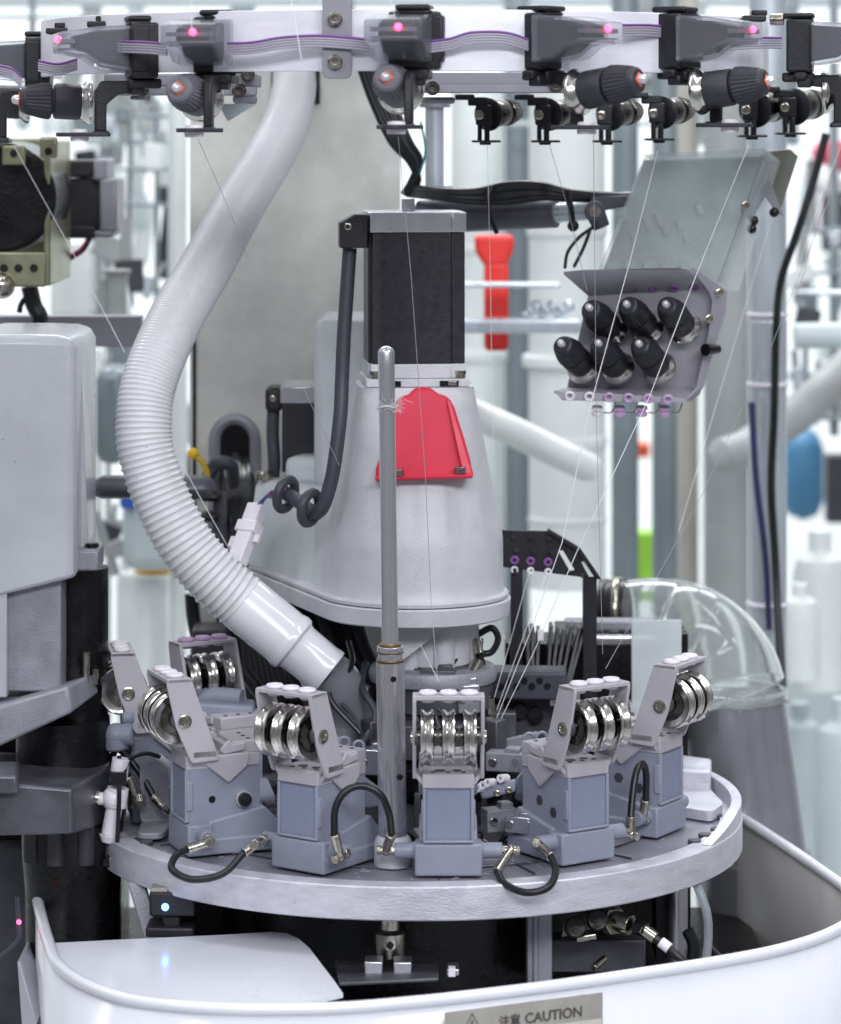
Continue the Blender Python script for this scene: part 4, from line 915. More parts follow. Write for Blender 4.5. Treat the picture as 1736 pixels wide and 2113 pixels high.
# ================================================================ RING LEVERS, FINGER CARRIERS ON THE PLATE
def ring_lever(label,pts,rings,foot,Y):
    t=thing('ring_lever',label,'lever',P(*foot,Y),group='blue-grey levers ending in small rings')
    b=MB(); quad(b,[P(u,v,Y) for u,v in pts],(0,.004,0))
    b.build('lever_arm','blue_plastic',t,bevel=.001)
    for u,v,s in rings:
        b=MB(); b.torus(dirM(P(u,v,Y-.001),(.2,-1,0)),.0032,.0011,22,8); b.tube([P(u,v+12,Y),P(u+s,v+70,Y+.002)],.0020,8); b.build('ring','blue_plastic',t)
ring_lever('lever with three small rings just left of the steel post',[(688,1560),(735,1545),(748,1600),(790,1632),(800,1660),(760,1670),(700,1640)],[(692,1532,10),(710,1532,8),(740,1540,-2)],(745,1665),-.075)
ring_lever('lever with two small rings left of the hexagonal socket station',[(1080,1552),(1140,1545),(1140,1640),(1100,1665),(1062,1650),(1070,1610)],[(1092,1524,4),(1118,1522,4)],(1110,1660),-.085)
t=thing('yarn_finger_carrier','blue-grey finger carrier with white tube ends','finger carrier',P(1025,1640,-.11))
b=MB(); b.hexa([P(995,1650,-.120),P(1064,1634,-.120),P(1064,1634,-.105),P(995,1650,-.105),P(988,1630,-.120),P(1066,1606,-.120),P(1066,1606,-.105),P(988,1630,-.105)]); b.build('carrier_body','blue_plastic',t,bevel=.0015)
b=MB(); quad(b,[P(1066,1640,-.105),P(1066,1606,-.105),P(1100,1570,-.09),P(1104,1640,-.09)],(0,.004,0)); b.build('link','blue_plastic',t,bevel=.001)
for u,v in ((998,1626),(1009,1620),(1019,1615),(1046,1606)):
    b=MB(); b.lathe([(.0011,.0),(.0026,0),(.0026,.008),(.0011,.008),(.0011,0)],dirM(P(u,v,-.118),(-.5,-.8,.15)),18,caps=False); b.build('tube_end','white_ceramic',t)
for u,v in ((1026,1637),(1050,1630)): screw(t,P(u,v,-.1205),(0,-1,0),.0020,.001)
t=thing('yarn_injector','black tube with nickel ferrule, brass nut and thin brass stem','injector',P(1010,1640,-.02))
b=MB(); b.tube(catmull([P(985,1310,.0),P(1015,1296,.0),P(1028,1318,.0),P(1015,1345,.0),P(990,1350,.0)],8),.0022,10); b.tube([P(990,1350,.0),P(1002,1400,-.005),P(1010,1442,-.01)],.0024,10); b.build('tube','cable_black',t)
b=MB(); b.cyl(P(1010,1440,-.01),P(1010,1482,-.01),.0036); b.cyl(P(958,1418,-.03),P(985,1368,-.012),.0040); b.cyl(P(990,1350,-.01),P(982,1320,-.005),.0030); b.build('ferrule','nickel',t)
b=MB(); b.cyl(P(1010,1480,-.01),P(1010,1498,-.01),.0044,seg=6); b.cyl(P(1010,1510,-.01),P(1010,1600,-.01),.0017); b.build('brass_stem','brass',t)
b=MB(); b.box(P(1008,1502,-.01),(.016,.010,.003)); b.build('seat','oily_black',t)
b=MB(); b.tube([P(985,1368,-.012),P(994,1345,-.005)],.0027,10); b.cyl(P(976,1300,.01),P(976,1350,.0),.0045); b.build('black_sleeve','oily_black',t)
# ---- cylinder clutter in the well of the plate
t=thing('needle_cylinder','dark needle cylinder with cams in the well of the plate','needle cylinder',(0,0,.92))
b=MB(); b.lathe([(.126,-.02),(.127,.05),(.124,.052),(.10,.052),(.10,.03),(.02,.03)],Matrix.Translation(Vector((DX,0,.93))),96); b.build('well','oily_black',t)
b=MB()
for i in range(26):
    a=2*math.pi*i/26+.05; rr_=.098+.012*(i%3); c_=(DX+rr_*math.sin(a),-rr_*math.cos(a),.985+.006*(i%2))
    b.box(c_,(.010+.006*(i%3),.020,.018+.008*(i%4)),rz=a+.3*(i%2))
b.build('cam_block','dark_cast',t,bevel=.0012)
b=MB()
for i in range(14):
    a=-1.4+2.8*i/13; c_=(DX+.118*math.sin(a),-.118*math.cos(a),.992); b.cyl(c_,(c_[0],c_[1],1.004+.003*(i%3)),.0030+.001*(i%2),seg=12)
b.build('cap_screw','dark_chrome',t,bevel=.0003)
b=MB()
for i in range(9):
    a=-1.2+2.5*i/8; c_=Vector((DX+.10*math.sin(a),-.10*math.cos(a),1.0)); b.box(c_,(.007,.026,.009),rz=a+.4,rx=.35)
b.build('lever','bead_blast',t,bevel=.001)
b=MB()
for i in range(8):
    a=-1.3+2.5*i/7+random.uniform(-.1,.1); q=Vector((DX+.112*math.sin(a),-.112*math.cos(a),.99))
    b.tube(catmull([q,q+Vector((.01,-.004,.018)),q+Vector((.024,.004,.016)),q+Vector((.034,.01,-.002))],6),.0016,8)
b.build('small_tube','cable_black',t)
b=MB(); b.lathe([(.07,-.02),(.075,0),(.06,.01),(.05,.03),(.045,.03)],Matrix.Translation(Vector((DX,0,.985))),64); b.build('inner_drum','dark_cast',t)
b=MB()
for i in range(16):
    a=2*math.pi*i/16; b.box((DX+.055*math.cos(a),.055*math.sin(a),1.012),(.012,.004,.022),rz=a)
b.build('fin','dark_steel',t,bevel=.0006)

# ================================================================ BOTTOM COVER (tray)
HR=.4810
rim=[(62,1757),(68,1785),(78,1860),(90,1910),(102,1950),(116,1985),(150,2016),(200,2042),(270,2064),(380,2078),(520,2084),(700,2081),(860,2068),(1000,2053),(1160,2033),(1320,2010),(1460,1989),(1580,1967),(1660,1946),(1715,1925),(1760,1898),(1776,1872),(1760,1848),(1736,1826),(1680,1786),(1610,1738),(1525,1684),(1470,1650)]
rp=catmull([PH(u,v,HR) for u,v in rim],5)
tr=thing('bottom_cover','glossy white curved bottom cover with a rolled lip and flat lid','cover',(0,-.25,.70))
b=MB(); n=len(rp); v=[p for p in rp]+[p+Vector((0,0,-.26)) for p in rp]
b._add(v,[(i,i+1,n+i+1,n+i) for i in range(n-1)]); o=b.build('side_wall','white_paint',tr,solid=.003)
MB().tube(rp,.0036,14).build('rolled_lip','white_paint',tr)
cen=Vector((0,-.05,0)); 
def inset(p,d): 
    q=Vector((p.x,p.y,0)); dr=(cen-q).normalized(); return p+Vector((dr.x,dr.y,0))*d
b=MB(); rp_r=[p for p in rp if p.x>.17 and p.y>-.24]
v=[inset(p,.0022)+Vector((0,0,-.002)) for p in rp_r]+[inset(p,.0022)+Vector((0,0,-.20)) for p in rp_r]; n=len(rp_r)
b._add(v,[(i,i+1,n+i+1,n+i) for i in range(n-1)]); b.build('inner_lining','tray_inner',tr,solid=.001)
hl=.4835
lid=[PH(u,v,hl) for u,v in ((112,1946),(230,1940),(480,1928),(560,1923),(592,1926),(618,1938),(640,1958),(660,1985),(690,2024),(708,2050))]
front=[p for p in rp if PH(0,2000,hl).y-1<p.y and p.z>0]
fr_=[]
for u,v in rim[4:13][::-1]:
    if u<705: q=PH(u,v,HR); fr_.append(Vector((q.x,q.y,ZC-hl)))
poly=[(p.x,p.y) for p in lid]+[(p.x,p.y) for p in fr_[1:] if True]
b=MB(); b.prism(poly,ZC-hl-.0025,ZC-hl); b.build('lid','white_paint',tr,smooth=False)
# reinforcement sheets outside left
b=MB(); quad(b,[P(75,2113,-.15),P(42,1985,-.12),P(36,1985,-.12),P(50,2180,-.15)],(0,.05,0)); b.build('outer_fin','grey_cover',tr)
# caution plate
b=MB(); 
pA=PH(912,2063,HR); pB=PH(1237,2022,HR); ex=(pB-pA); ex.z=0; ex.normalize(); nrm=Vector((ex.y,-ex.x,0))
pA2=pA.copy(); 
def SP(s,d,o=.0035): return pA+ex*s+Vector((0,0,-d))+nrm*o
Ws=(pB-pA).length
cs_=thing('caution_plate','brushed metal caution plate on the white bottom cover','sign',SP(Ws/2,.05))
d0=.0062
quad(MB(),[SP(0,d0),SP(Ws,d0),SP(Ws,.075),SP(0,.075)],nrm*.0006).build('plate','sign_silver',cs_)
quad(MB(),[SP(.0008,d0+.0145,.0044),SP(Ws-.0008,d0+.0145,.0044),SP(Ws-.0008,.074,.0044),SP(.0008,.074,.0044)],-nrm*.0002).build('cream_field','sign_cream',cs_)
def text(body,s,d,size,m,par,o=.0045,name='lettering',sx_=1.0):
    cu=bpy.data.curves.new(name,'FONT'); cu.body=body; cu.size=size; cu.extrude=.00025; cu.offset=size*.012
    ob=bpy.data.objects.new(name,cu); COL.objects.link(ob)
    dg=bpy.context.evaluated_depsgraph_get(); me=bpy.data.meshes.new_from_object(ob.evaluated_get(dg))
    bpy.data.objects.remove(ob)
    ez=Vector((0,0,1)); p=SP(s,d,o); Mx=Matrix((( ex.x*sx_,ez.x,nrm.x,p.x),(ex.y*sx_,ez.y,nrm.y,p.y),(ex.z*sx_,ez.z,nrm.z,p.z),(0,0,0,1)))
    me.transform(WM[par.name].inverted()@Mx); me.materials.clear(); me.materials.append(MATS[m])
    o2=bpy.data.objects.new(name,me); COL.objects.link(o2); o2.parent=par; WM[o2.name]=WM[par.name]; return o2
text('CAUTION',.0490,d0+.0116,.0080,'sign_ink',cs_)
text('注意',.0330,d0+.0114,.0068,'sign_ink',cs_)
b=MB(); 
def tri(s,d,h): return [SP(s-h*.58,d,.0044),SP(s+h*.58,d,.0044),SP(s,d-h,.0044)]
T0=tri(.0165,d0+.0128,.0105); b.tube(T0,.00045,6,closed=True); b.tube([SP(.0165,d0+.0095,.0046),SP(.0165,d0+.006,.0046)],.00045,6); b.sphere(SP(.0165,d0+.0112,.0046),.0005,8); b.build('warning_triangle','sign_ink',cs_)
b=MB(); b.lathe([(.0032,0),(.0032,.0003)],dirM(SP(.068,.028,.0042),nrm),24); b.build('pictogram_head','oily_black',cs_)

# ---- machinery under the plate
u_=thing('lower_machine_bed','dark oily machine bed below the round plate','machine bed',(0,0,.80))
b=MB(); b.box((0,.02,.88),(.46,.34,.02)); b.box((0,.10,.93),(.36,.10,.09)); b.box((.0,-.12,.905),(.14,.10,.012)); b.build('bed_body','oily_black',u_,bevel=.002)
b=MB(); b.hexa([P(700,2035,-.24),P(905,2025,-.24),P(905,1990,-.14),P(690,1990,-.14),P(700,2028,-.24),P(905,2018,-.24),P(905,1984,-.14),P(690,1984,-.14)]); b.build('slide_plate','dark_steel',u_,bevel=.0008)
for u,v,w_,h_ in ((752,1985,38,27),(812,1986,38,27),(922,2000,26,14)):
    b=bx(MB(),u,v,u+w_,v+h_,-.20,-.185); b.build('steel_block','steel',u_,bevel=.0008)
b=MB(); bx(b,926,1998,940,2016,-.205,-.2); b.build('white_tip','white_ceramic',u_)
b=MB(); bx(b,1088,1885,1140,2040,-.14,-.10); bx(b,1100,1885,1112,2040,-.142,-.139); b.build('upright','bead_blast',u_,bevel=.001)
b=MB(); b.cyl(P(1398,1990,-.05),P(1398,1800,-.05),.0068,seg=28); b.build('stand_post','steel',u_)
b=MB(); bx(b,1355,1830,1385,1985,-.04,.0); b.build('dark_post','oily_black',u_)
nz=thing('nozzle','nickel collar nozzle hanging under the middle of the plate','nozzle',P(805,1980,-.17))
b=MB(); b.lathe([(.0095,-.004),(.0098,.003),(.0098,.010),(.006,.012),(.006,.03)],Matrix.Translation(P(805,1958,-.17)),36); b.lathe([(.0008,-.019),(.0022,-.016),(.0030,-.008),(.006,-.004)],Matrix.Translation(P(805,1958,-.17)),24); b.build('collar','nickel',nz)
b=MB(); q=P(805,1951,-.1798); b.cyl(q,q+Vector((0,-.0006,0)),.0022,seg=16); b.build('set_screw_hole','oily_black',nz)
# sensor with blue light left
t=thing('blue_light_sensor','black sensor block with a glowing blue light under the plate edge','sensor',P(350,1930,-.13))
b=bx(MB(),308,1842,402,1892,-.15,-.12); bx(b,335,1888,372,1920,-.145,-.125); bx(b,300,1915,400,1935,-.15,-.12); b.build('sensor_body','black_plastic',t,bevel=.0015)
b=MB(); q=P(341,1872,-.150); b.sphere(q,.0022,14); b.build('blue_lamp','led_blue',t)
b=MB(); bx(b,312,1832,345,1842,-.148,-.13); b.build('clip','nickel',t)
b=MB(); quad(b,[P(262,1820,-.12),P(300,1825,-.12),P(335,1950,-.13),P(300,1950,-.13)],(0,.004,0)); b.build('sloping_bracket','bead_blast',t,bevel=.001)
t=thing('red_light_probe','thin probe with a tiny red light by the left castings','probe',P(38,1930,-.1))
b=MB(); b.tube(catmull([P(36,1850,-.12),P(38,1900,-.12),P(36,1940,-.12),P(-10,1985,-.12)],6),.0014,8); b.build('lead','cable_grey',t); b=MB(); b.sphere(P(39,1903,-.1215),.0015,10); b.build('red_lamp','led_red',t)
# gold bracket with plug on the right
t=thing('sensor_socket','brass-plated socket plate with a nickel plug and black cable','socket',P(1240,1960,-.13))
b=MB(); b.hexa([P(1158,1935,-.135),P(1285,1900,-.125),P(1285,1900,-.12),P(1158,1935,-.13),P(1165,1902,-.135),P(1278,1868,-.125),P(1278,1868,-.12),P(1165,1902,-.13)]); b.build('socket_plate','yellow_zinc',t,bevel=.001)
b=MB(); 
for u,v in ((1185,1915),(1230,1900)): b.cyl(P(u,v,-.138),P(u+4,v-2,-.15),.0062)
b.cyl(P(1310,1912,-.146),P(1335,1920,-.15),.0044); b.build('black_screw','oily_black',t,bevel=.0006)
b=MB(); b.cyl(P(1258,1900,-.132),P(1272,1902,-.14),.0085,seg=6); b.cyl(P(1272,1900,-.14),P(1302,1910,-.146),.0062); b.cyl(P(1325,1916,-.149),P(1352,1936,-.152),.0040); b.cyl(P(1190,1937,-.14),P(1230,1930,-.14),.003); b.cyl(P(1225,1998,-.15),P(1248,1978,-.14),.0022); b.build('plug','nickel',t,bevel=.0003)
b=MB(); b.tube(catmull([P(1350,1935,-.152),P(1372,1952,-.155),P(1400,1975,-.16),P(1440,2010,-.16)],6),.0028,10); b.tube(catmull([P(1420,1920,-.10),P(1432,1950,-.10),P(1428,1990,-.10)],6),.004,10); b.build('cable','cable_black',t)
b=MB(); b.tube([P(1364,1944,-.1545),P(1382,1958,-.157)],.0034,12); b.build('white_sleeve','white_ceramic',t)
b=MB(); b.box(P(1230,1965,-.11),(.06,.02,.02)); b.build('backing','dark_cast',t,bevel=.001)
tag(MB().tube(catmull([P(1428,1810,-.10),P(1440,1830,-.115),P(1458,1880,-.12),P(1462,1930,-.12),P(1456,2000,-.12)],8),.0028,12).build('clear_hose','clear_tube'),'clear plastic hose curving down inside the bottom cover','hose')
tag(MB().tube([P(1460,1950,-.02),P(1500,1990,-.06)],.0020,8).build('steel_rod','dark_steel'),'thin dark rod lying along the inner lining at right','rod')

def small_block(label,u,v,Y,d,rz,m='dark_cast',extra=True,nm='guide_block'):
    t=thing(nm,label,'guide block',P(u,v,Y),R(rz),'small steel mechanisms under the cone housing')
    L=dict(parent=t,local=True)
    b=MB(); b.box((0,0,0),d); b.box((d[0]*.2,0,d[2]*.5),(d[0]*.4,d[1]*.7,d[2]*.5)); b.build('block_body',m,bevel=.0008,**L)
    if extra:
        b=MB(); b.cyl((-d[0]*.3,-d[1]*.5-.001,0),(-d[0]*.3,-d[1]*.3,0),.0028); b.build('cap_screw','nickel',bevel=.0004,**L)
        b=MB(); b.cyl((d[0]*.3,-d[1]*.5-.0008,d[2]*.1),(d[0]*.3,-d[1]*.3,d[2]*.1),.0020); b.build('pin','steel',**L)
    return t
names=[('dark block with a nickel screw left of the steel post, upper',735,1420,.02,(.020,.012,.014),10,'dark_cast'),
('bright steel block low behind the steel post',770,1570,-.07,(.016,.012,.016),-12,'steel'),
('small bare block right of the steel post at collar height',862,1420,-.02,(.018,.012,.012),14,'bead_blast'),
('dark guide block directly behind the middle eyelets',905,1400,-.03,(.022,.012,.012),-6,'dark_steel'),
('bright guide block left of the brass nut',965,1440,-.03,(.014,.012,.018),8,'steel'),
('low dark block under the white finger tips',1030,1690,-.10,(.020,.012,.014),20,'bead_blast'),
('pale cast block behind the finger carrier',1045,1570,-.05,(.024,.014,.012),-14,'bead_blast'),
('dark block behind the left ring lever',700,1600,-.03,(.022,.014,.020),18,'dark_steel'),
('grey block between the two left stations',545,1690,-.10,(.018,.012,.014),24,'dark_steel'),
('steel block below the two-ring lever',1075,1700,-.12,(.018,.010,.010),-20,'steel'),
('black block beside the hexagonal socket station at the back',1270,1500,.02,(.024,.014,.018),-10,'dark_cast'),
('small steel block in front of the blade rack',1165,1440,.02,(.020,.010,.010),0,'steel')]
for nm_ in names: small_block(*nm_)
t=thing('wire_tangle','tangle of thin black leads and clips under the cone flange','cables',P(900,1380,-.01))
rn=random.Random(5)
for i in range(11):
    u0=rn.uniform(700,1000); v0=rn.uniform(1300,1380)
    if 780<u0<850: u0+=80
    MB().tube(catmull([P(u0,v0,.01),P(u0+rn.uniform(-30,30),v0+50,-.02),P(u0+rn.uniform(-40,40),v0+110,-.03),P(u0+rn.uniform(-30,50),v0+190,-.04)],8),rn.choice([.0012,.0018,.0024]),8).build('cable',rn.choice(['cable_black','cable_black','cable_grey']),t)
for i,(u0,v0) in enumerate(((972,1305),(990,1318),(962,1345),(700,1375),(752,1440))):
    MB().cyl(P(u0,v0,.0),P(u0+rn.uniform(-4,6),v0+26,-.004),.0026).build('ferrule','nickel',t)
b=MB(); b.lathe([(.030,0),(.041,.001),(.042,.006),(.040,.010),(.030,.011)],Matrix.Translation(Vector((CX+.012,0,ZC-.357))),64); tag(b.build('ring_collar','bead_blast'),'round grey metal collar ring under the cone hub','collar')

for lab,u,v,Y in (('low black clip standing on the band at its far left end',120,66,-.10),('higher black clip on the band between the two left sensors',205,52,-.14),('black clip on the band beside the right-hand duct',1560,40,-.11)):
    t=thing('band_clip',lab,'clip',P(u,v,Y),group='black clips on the ring band')
    b=bx(MB(),u-26,v-9,u+22,v+4,Y-.012,Y+.006); b.build('clip_body','black_plastic',t,bevel=.001)
    b=bx(MB(),u-8,v-20,u+24,v-8,Y-.008,Y+.004); b.build('clip_lever','black_plastic',t,bevel=.001)
    q=P(u+30,v,Y); MB().cyl(q,q+Vector((.008,-.002,0)),.0036).build('thumb_screw','nickel',t,bevel=.0004)
t=thing('inner_machine_body','dark machine body seen in the gap between the left castings','machine body',P(60,1740,.04))
b=bx(MB(),-60,1425,120,1760,.035,.10); b.build('body_shell','oily_black',t,bevel=.002)
b=bx(MB(),-60,1745,60,2200,.02,.06); b.build('side_panel','dark_cast',t,bevel=.002)
# ================================================================ MACHINERY AT THE LEFT (behind)
t=thing('drum_bracket','yellow-green zinc bracket holding a black drum at the left edge','bracket',P(50,600,.2))
b=MB(); bx(b,-60,285,104,575,.24,.246); bx(b,90,290,104,590,.12,.245); bx(b,-60,520,95,592,.118,.121); b.build('bracket_body','yellow_zinc',t,bevel=.002)
b=MB(); q=P(0,408,.12); b.cyl(q,q+Vector((0,.10,0)),.0385,seg=56); b.build('drum','oily_black',t,bevel=.004)
b=MB(); bx(b,4,300,52,340,.10,.103); bx(b,82,283,118,326,.10,.103); b.build('thread_tab','yellow_zinc',t,bevel=.003)
b=MB()
for u,v in ((28,316),(100,312)): b.cyl(P(u,v,.0995),P(u,v,.098),.0025,seg=16)
for u in (8,38,70): b.cyl(P(u,553,.118),P(u,553,.1165),.0028,seg=16)
b.build('hole','oily_black',t)
b=MB(); b.sphere(P(4,590,.115),.009,14); b.build('cap_nut','nickel',t)
t=thing('rear_motor','black stepper motor with grey ends behind the left knobs','motor',P(165,490,.25))
bx(MB(),122,368,210,485,.26,.30).build('motor_body','motor_black',t,bevel=.002)
b=MB(); bx(b,104,330,194,366,.255,.31); bx(b,108,466,200,492,.255,.31); b.build('black_cap','black_plastic',t,bevel=.002)
b=MB(); bx(b,192,328,220,372,.25,.31); bx(b,205,368,241,478,.25,.31); bx(b,194,476,232,490,.25,.31); bx(b,106,366,124,480,.262,.31); b.build('end_cap','clamp_grey',t,bevel=.002)
b=MB(); b.tube(catmull([P(185,490,.25),P(170,515,.25),P(140,535,.25),P(110,560,.25)],8),.0022,8); b.tube(catmull([P(72,590,.2),P(45,625,.2),P(40,645,.2)],6),.002,8); b.tube(catmull([P(60,590,.2),P(70,630,.2),P(82,655,.2),P(75,690,.2)],6),.006,8); b.build('cable','cable_black',t)
b=MB(); b.tube(catmull([P(180,495,.246),P(162,518,.246),P(132,533,.246)],8),.0012,6); b.build('red_wire','cable_red',t)
b=bx(MB(),-60,652,292,716,.28,.30); tag(b.build('cross_bar','clamp_grey',bevel=.001),'flat grey steel bar crossing behind the left cover and hose','bar')
b=bx(MB(),185,988,440,1032,.10,.13); tag(b.build('round_bar','dark_steel',bevel=.012),'short dark round bar between the left cover and the column','bar')
t=thing('column_bracket','small black bracket with a yellow wire beside the column slot','bracket',P(440,1100,.2))
b=MB(); bx(b,410,1018,456,1036,.18,.20); bx(b,410,1060,452,1078,.18,.20); b.build('clip','black_plastic',t,bevel=.003)
b=MB(); bx(b,440,1015,468,1140,.20,.204); b.build('tab','dark_steel',t)
MB().tube(catmull([P(398,938,.20),P(415,950,.20),P(427,975,.20),P(428,1010,.20)],8),.0022,8).build('yellow_wire','cable_yellow',t)
b=MB(); b.sphere(P(399,936,.20),.0042,12); b.build('yellow_terminal','bg_yellow',t)
t=thing('base_frame','dark machine frame seen below the hose and behind the stations','frame',P(500,1700,.2))
b=MB(); bx(b,395,1300,470,1700,.16,.20); bx(b,470,1390,900,1700,.18,.22); bx(b,370,1540,560,1700,.12,.16); b.build('frame_body','dark_cast',t,bevel=.002)
b=MB(); b.tube(catmull([P(395,1225,.2),P(402,1290,.2),P(430,1400,.19),P(470,1500,.18)],8),.005,10); b.tube(catmull([P(500,1380,.10),P(560,1470,.08),P(600,1600,.06)],8),.005,10); b.tube(catmull([P(590,1360,.10),P(640,1440,.09),P(690,1600,.06)],8),.006,10); b.build('cable','cable_black',t)
b=MB(); bx(b,-60,1720,250,2300,.06,.12); bx(b,1010,1480,1330,1700,.16,.2); b.build('rear_panel','oily_black',t)

# ================================================================ BLURRED HALL BEHIND
def vpipe(nm,label,cat,u0,u1,v0,v1,Y,m,rings=(),group=None):
    r=(u1-u0)/2*mm(Y); u=(u0+u1)/2
    t=thing(nm,label,cat,P(u,v1,Y),group=group)
    b=MB(); b.cyl(P(u,v1,Y),P(u,v0,Y),r,seg=36); b.build('shaft',m,t)
    for rv,rh,rs in rings:
        b=MB(); b.cyl(P(u,rv+rh,Y),P(u,rv,Y),r*rs,seg=36); b.build('collar',m,t,bevel=.003)
    return t
vpipe('white_pipe','thick white plastic pipe right behind the motor and red tool','pipe',930,1040,180,1500,.95,'bg_white',((500,24,1.08),(720,26,1.12)),'white pipes in the hall')
vpipe('white_pipe','thickest white pipe with moulded collars, left of the tension box','pipe',1092,1250,120,1210,.85,'bg_white',((440,50,1.06),(520,18,.88),(730,28,1.18),(895,30,1.04),(1060,20,1.03)),'white pipes in the hall')
vpipe('grey_pipe','pale grey vertical pipe between the tension box and steel pole','pipe',1452,1546,60,1400,1.0,'bg_grey',((1080,12,1.03),),'white pipes in the hall')
vpipe('steel_post','blue-grey post between the two thick white pipes','post',1040,1094,-100,1500,1.3,'bg_blue_grey',group='steel posts in the hall')
vpipe('steel_post','blue-grey post just left under the tension box','post',1262,1318,-100,1500,.9,'bg_blue_grey',group='steel posts in the hall')
vpipe('steel_post','darkest steel post behind the tension box centre','post',1346,1398,-100,1500,.95,'bg_blue_grey',group='steel posts in the hall')
vpipe('steel_post','pale beige post right of the dark steel post','post',1398,1442,-100,1500,1.05,'bg_beige',group='steel posts in the hall')
sp=vpipe('steel_pole','tall shiny steel pole with black cable strapped to its front','pole',1546,1624,-100,1700,.45,'bg_steel',((655,135,1.03),))
b=MB()
for v in (648,792,1245): b.torus(Matrix.Translation(P(1585,v,.45)),.0155,.0018,36,6)
b.build('zip_tie','white_ceramic',sp)
tag(MB().tube(catmull([P(1705,275,.38),P(1680,370,.38),P(1645,480,.38),P(1612,580,.39),P(1602,680,.41),P(1598,850,.41),P(1592,1000,.41),P(1600,1150,.41),P(1606,1280,.40),P(1618,1450,.38)],8),.0032,10).build('black_cable','cable_black'),'thick black cable running down the front of the steel pole','cable')
tag(MB().tube(catmull([P(1552,830,.42),P(1560,980,.42),P(1580,1150,.42),P(1588,1300,.42)],8),.0026,10).build('blue_cable','cable_navy'),'thin dark blue cable on the left flank of the steel pole','cable')
tag(MB().tube([P(955,845,.6),P(1060,890,.6),P(1160,940,.6),P(1215,965,.6),P(1232,972,.6)],[.0125]*4+[.009],28).build('slanting_pipe','bg_white'),'white pipe slanting down to the right behind the cone','pipe')
tag(MB().tube([P(1472,952,.7),P(1490,942,.7),P(1540,925,.72),P(1640,860,.78),P(1790,720,.85)],[.011,.016,.0165,.0165,.017],28).build('slanting_pipe','bg_grey'),'pale pipe slanting up to the right behind the steel pole','pipe')
t=thing('red_tool','bright red long-handled tool hanging behind the motor','tool',P(1025,725,.55))
b=MB(); bx(b,1000,540,1050,725,.54,.57); b.prism([(P(978,485,.55).x,P(0,485,.55).z),(P(1062,485,.55).x,P(0,485,.55).z),(P(1058,520,.55).x,P(0,520,.55).z),(P(1044,550,.55).x,P(0,550,.55).z),(P(1000,550,.55).x,P(0,550,.55).z),(P(982,520,.55).x,P(0,520,.55).z)],.54,.57,'Y'); b.build('handle','red_tool',t,bevel=.004)
def hbar(nm,label,cat,u0,u1,v0,v1,Y,m,group=None): tag(bx(MB(),u0,v0,u1,v1,Y,Y+.03).build(nm,m,bevel=.002),label,cat,group)
hbar('rail','thin steel rail crossing in front of the red tool','rail',950,1160,584,594,.48,'bg_steel','rails behind the machine')
hbar('rail','wide aluminium rail below the thin one, crossing the red tool','rail',950,1200,660,688,.48,'bg_steel','rails behind the machine')
hbar('rail','thin rail right of the steel pole, upper one','rail',1640,1800,600,610,.8,'bg_steel','rails behind the machine')
tag(MB().cyl(P(1640,693,.75),P(1800,690,.75),.0115).build('pipe_stub','bg_pale'),'pale horizontal pipe stub at the right frame edge','pipe')
t=thing('rail_fittings','small blurred fittings standing on the aluminium rail','fittings',P(1120,660,.5))
b=MB()
for i in range(9): q=P(1085+i*11,650-(i%3)*9,.5); b.sphere(q,.003+.0012*(i%3),10)
b.build('fitting','bg_steel',t)
t=thing('blue_drum','blue drum seen between the steel pole and right edge','drum',P(1665,1080,1.6)); b=bx(MB(),1622,888,1706,1080,1.55,1.8); b.build('drum_body','bg_blue',t,bevel=.03)
t=thing('pink_cover','glowing pink-red cover at the upper right frame edge','cover',P(1720,380,1.2))
b=MB(); b.prism([(P(1690,0,1.2).x,P(0,330,1.2).z),(P(1705,0,1.2).x,P(0,290,1.2).z),(P(1800,0,1.2).x,P(0,290,1.2).z),(P(1800,0,1.2).x,P(0,372,1.2).z)],1.2,1.3,'Y'); b.build('cover_body','bg_pink',t,bevel=.01)
b=bx(MB(),1690,375,1800,398,1.22,1.3); b.build('lower_edge','bg_white',t,bevel=.005)
def bottle(label,u,v0,v1,w_,Y,m='bg_white'):
    r=w_/2*mm(Y); q=P(u,v1,Y); H=(v1-v0)*mm(Y); t=thing('yarn_cone',label,'yarn package',q,group='white packages on the right')
    MB().lathe([(r*.98,0),(r,H*.1),(r,H*.72),(r*.85,H*.82),(r*.45,H*.87),(r*.42,H*.9)],Matrix.Translation(q),32).build('package',m,t)
    MB().lathe([(r*.42,H*.9),(r*.42,H),(r*.3,H)],Matrix.Translation(q),24).build('neck',m,t)
bottle('tall white bottle-shaped package under the blue drum',1692,1095,1420,110,.9)
bottle('shorter white package left of the tall bottle-shaped one',1652,1205,1400,80,.75)
bottle('pale package at the lower right frame edge',1745,1440,1800,130,.7,'bg_pale')
bottle('pale package behind the perforated pipe rim',1650,1450,1700,90,1.0,'bg_pale')
hbar('green_panel','lime green panel glimpsed between two dark posts','panel',1316,1350,1098,1200,1.6,'bg_green')
hbar('orange_valve','small orange-red valve handle glimpsed between two posts','valve',1316,1342,915,945,1.6,'orange_ring')
hbar('dark_cabinet','dark cabinet edge at the upper right beyond the pink cover','cabinet',1700,1800,400,520,1.8,'bg_dark')
hbar('dark_machine','dark machine frame at the right edge above the packages','machine',1708,1800,940,1080,1.4,'bg_dark')
hbar('shelf_sheet','pale shelf sheet behind the right packages','shelf',1560,1850,1400,1980,1.9,'bg_pale')
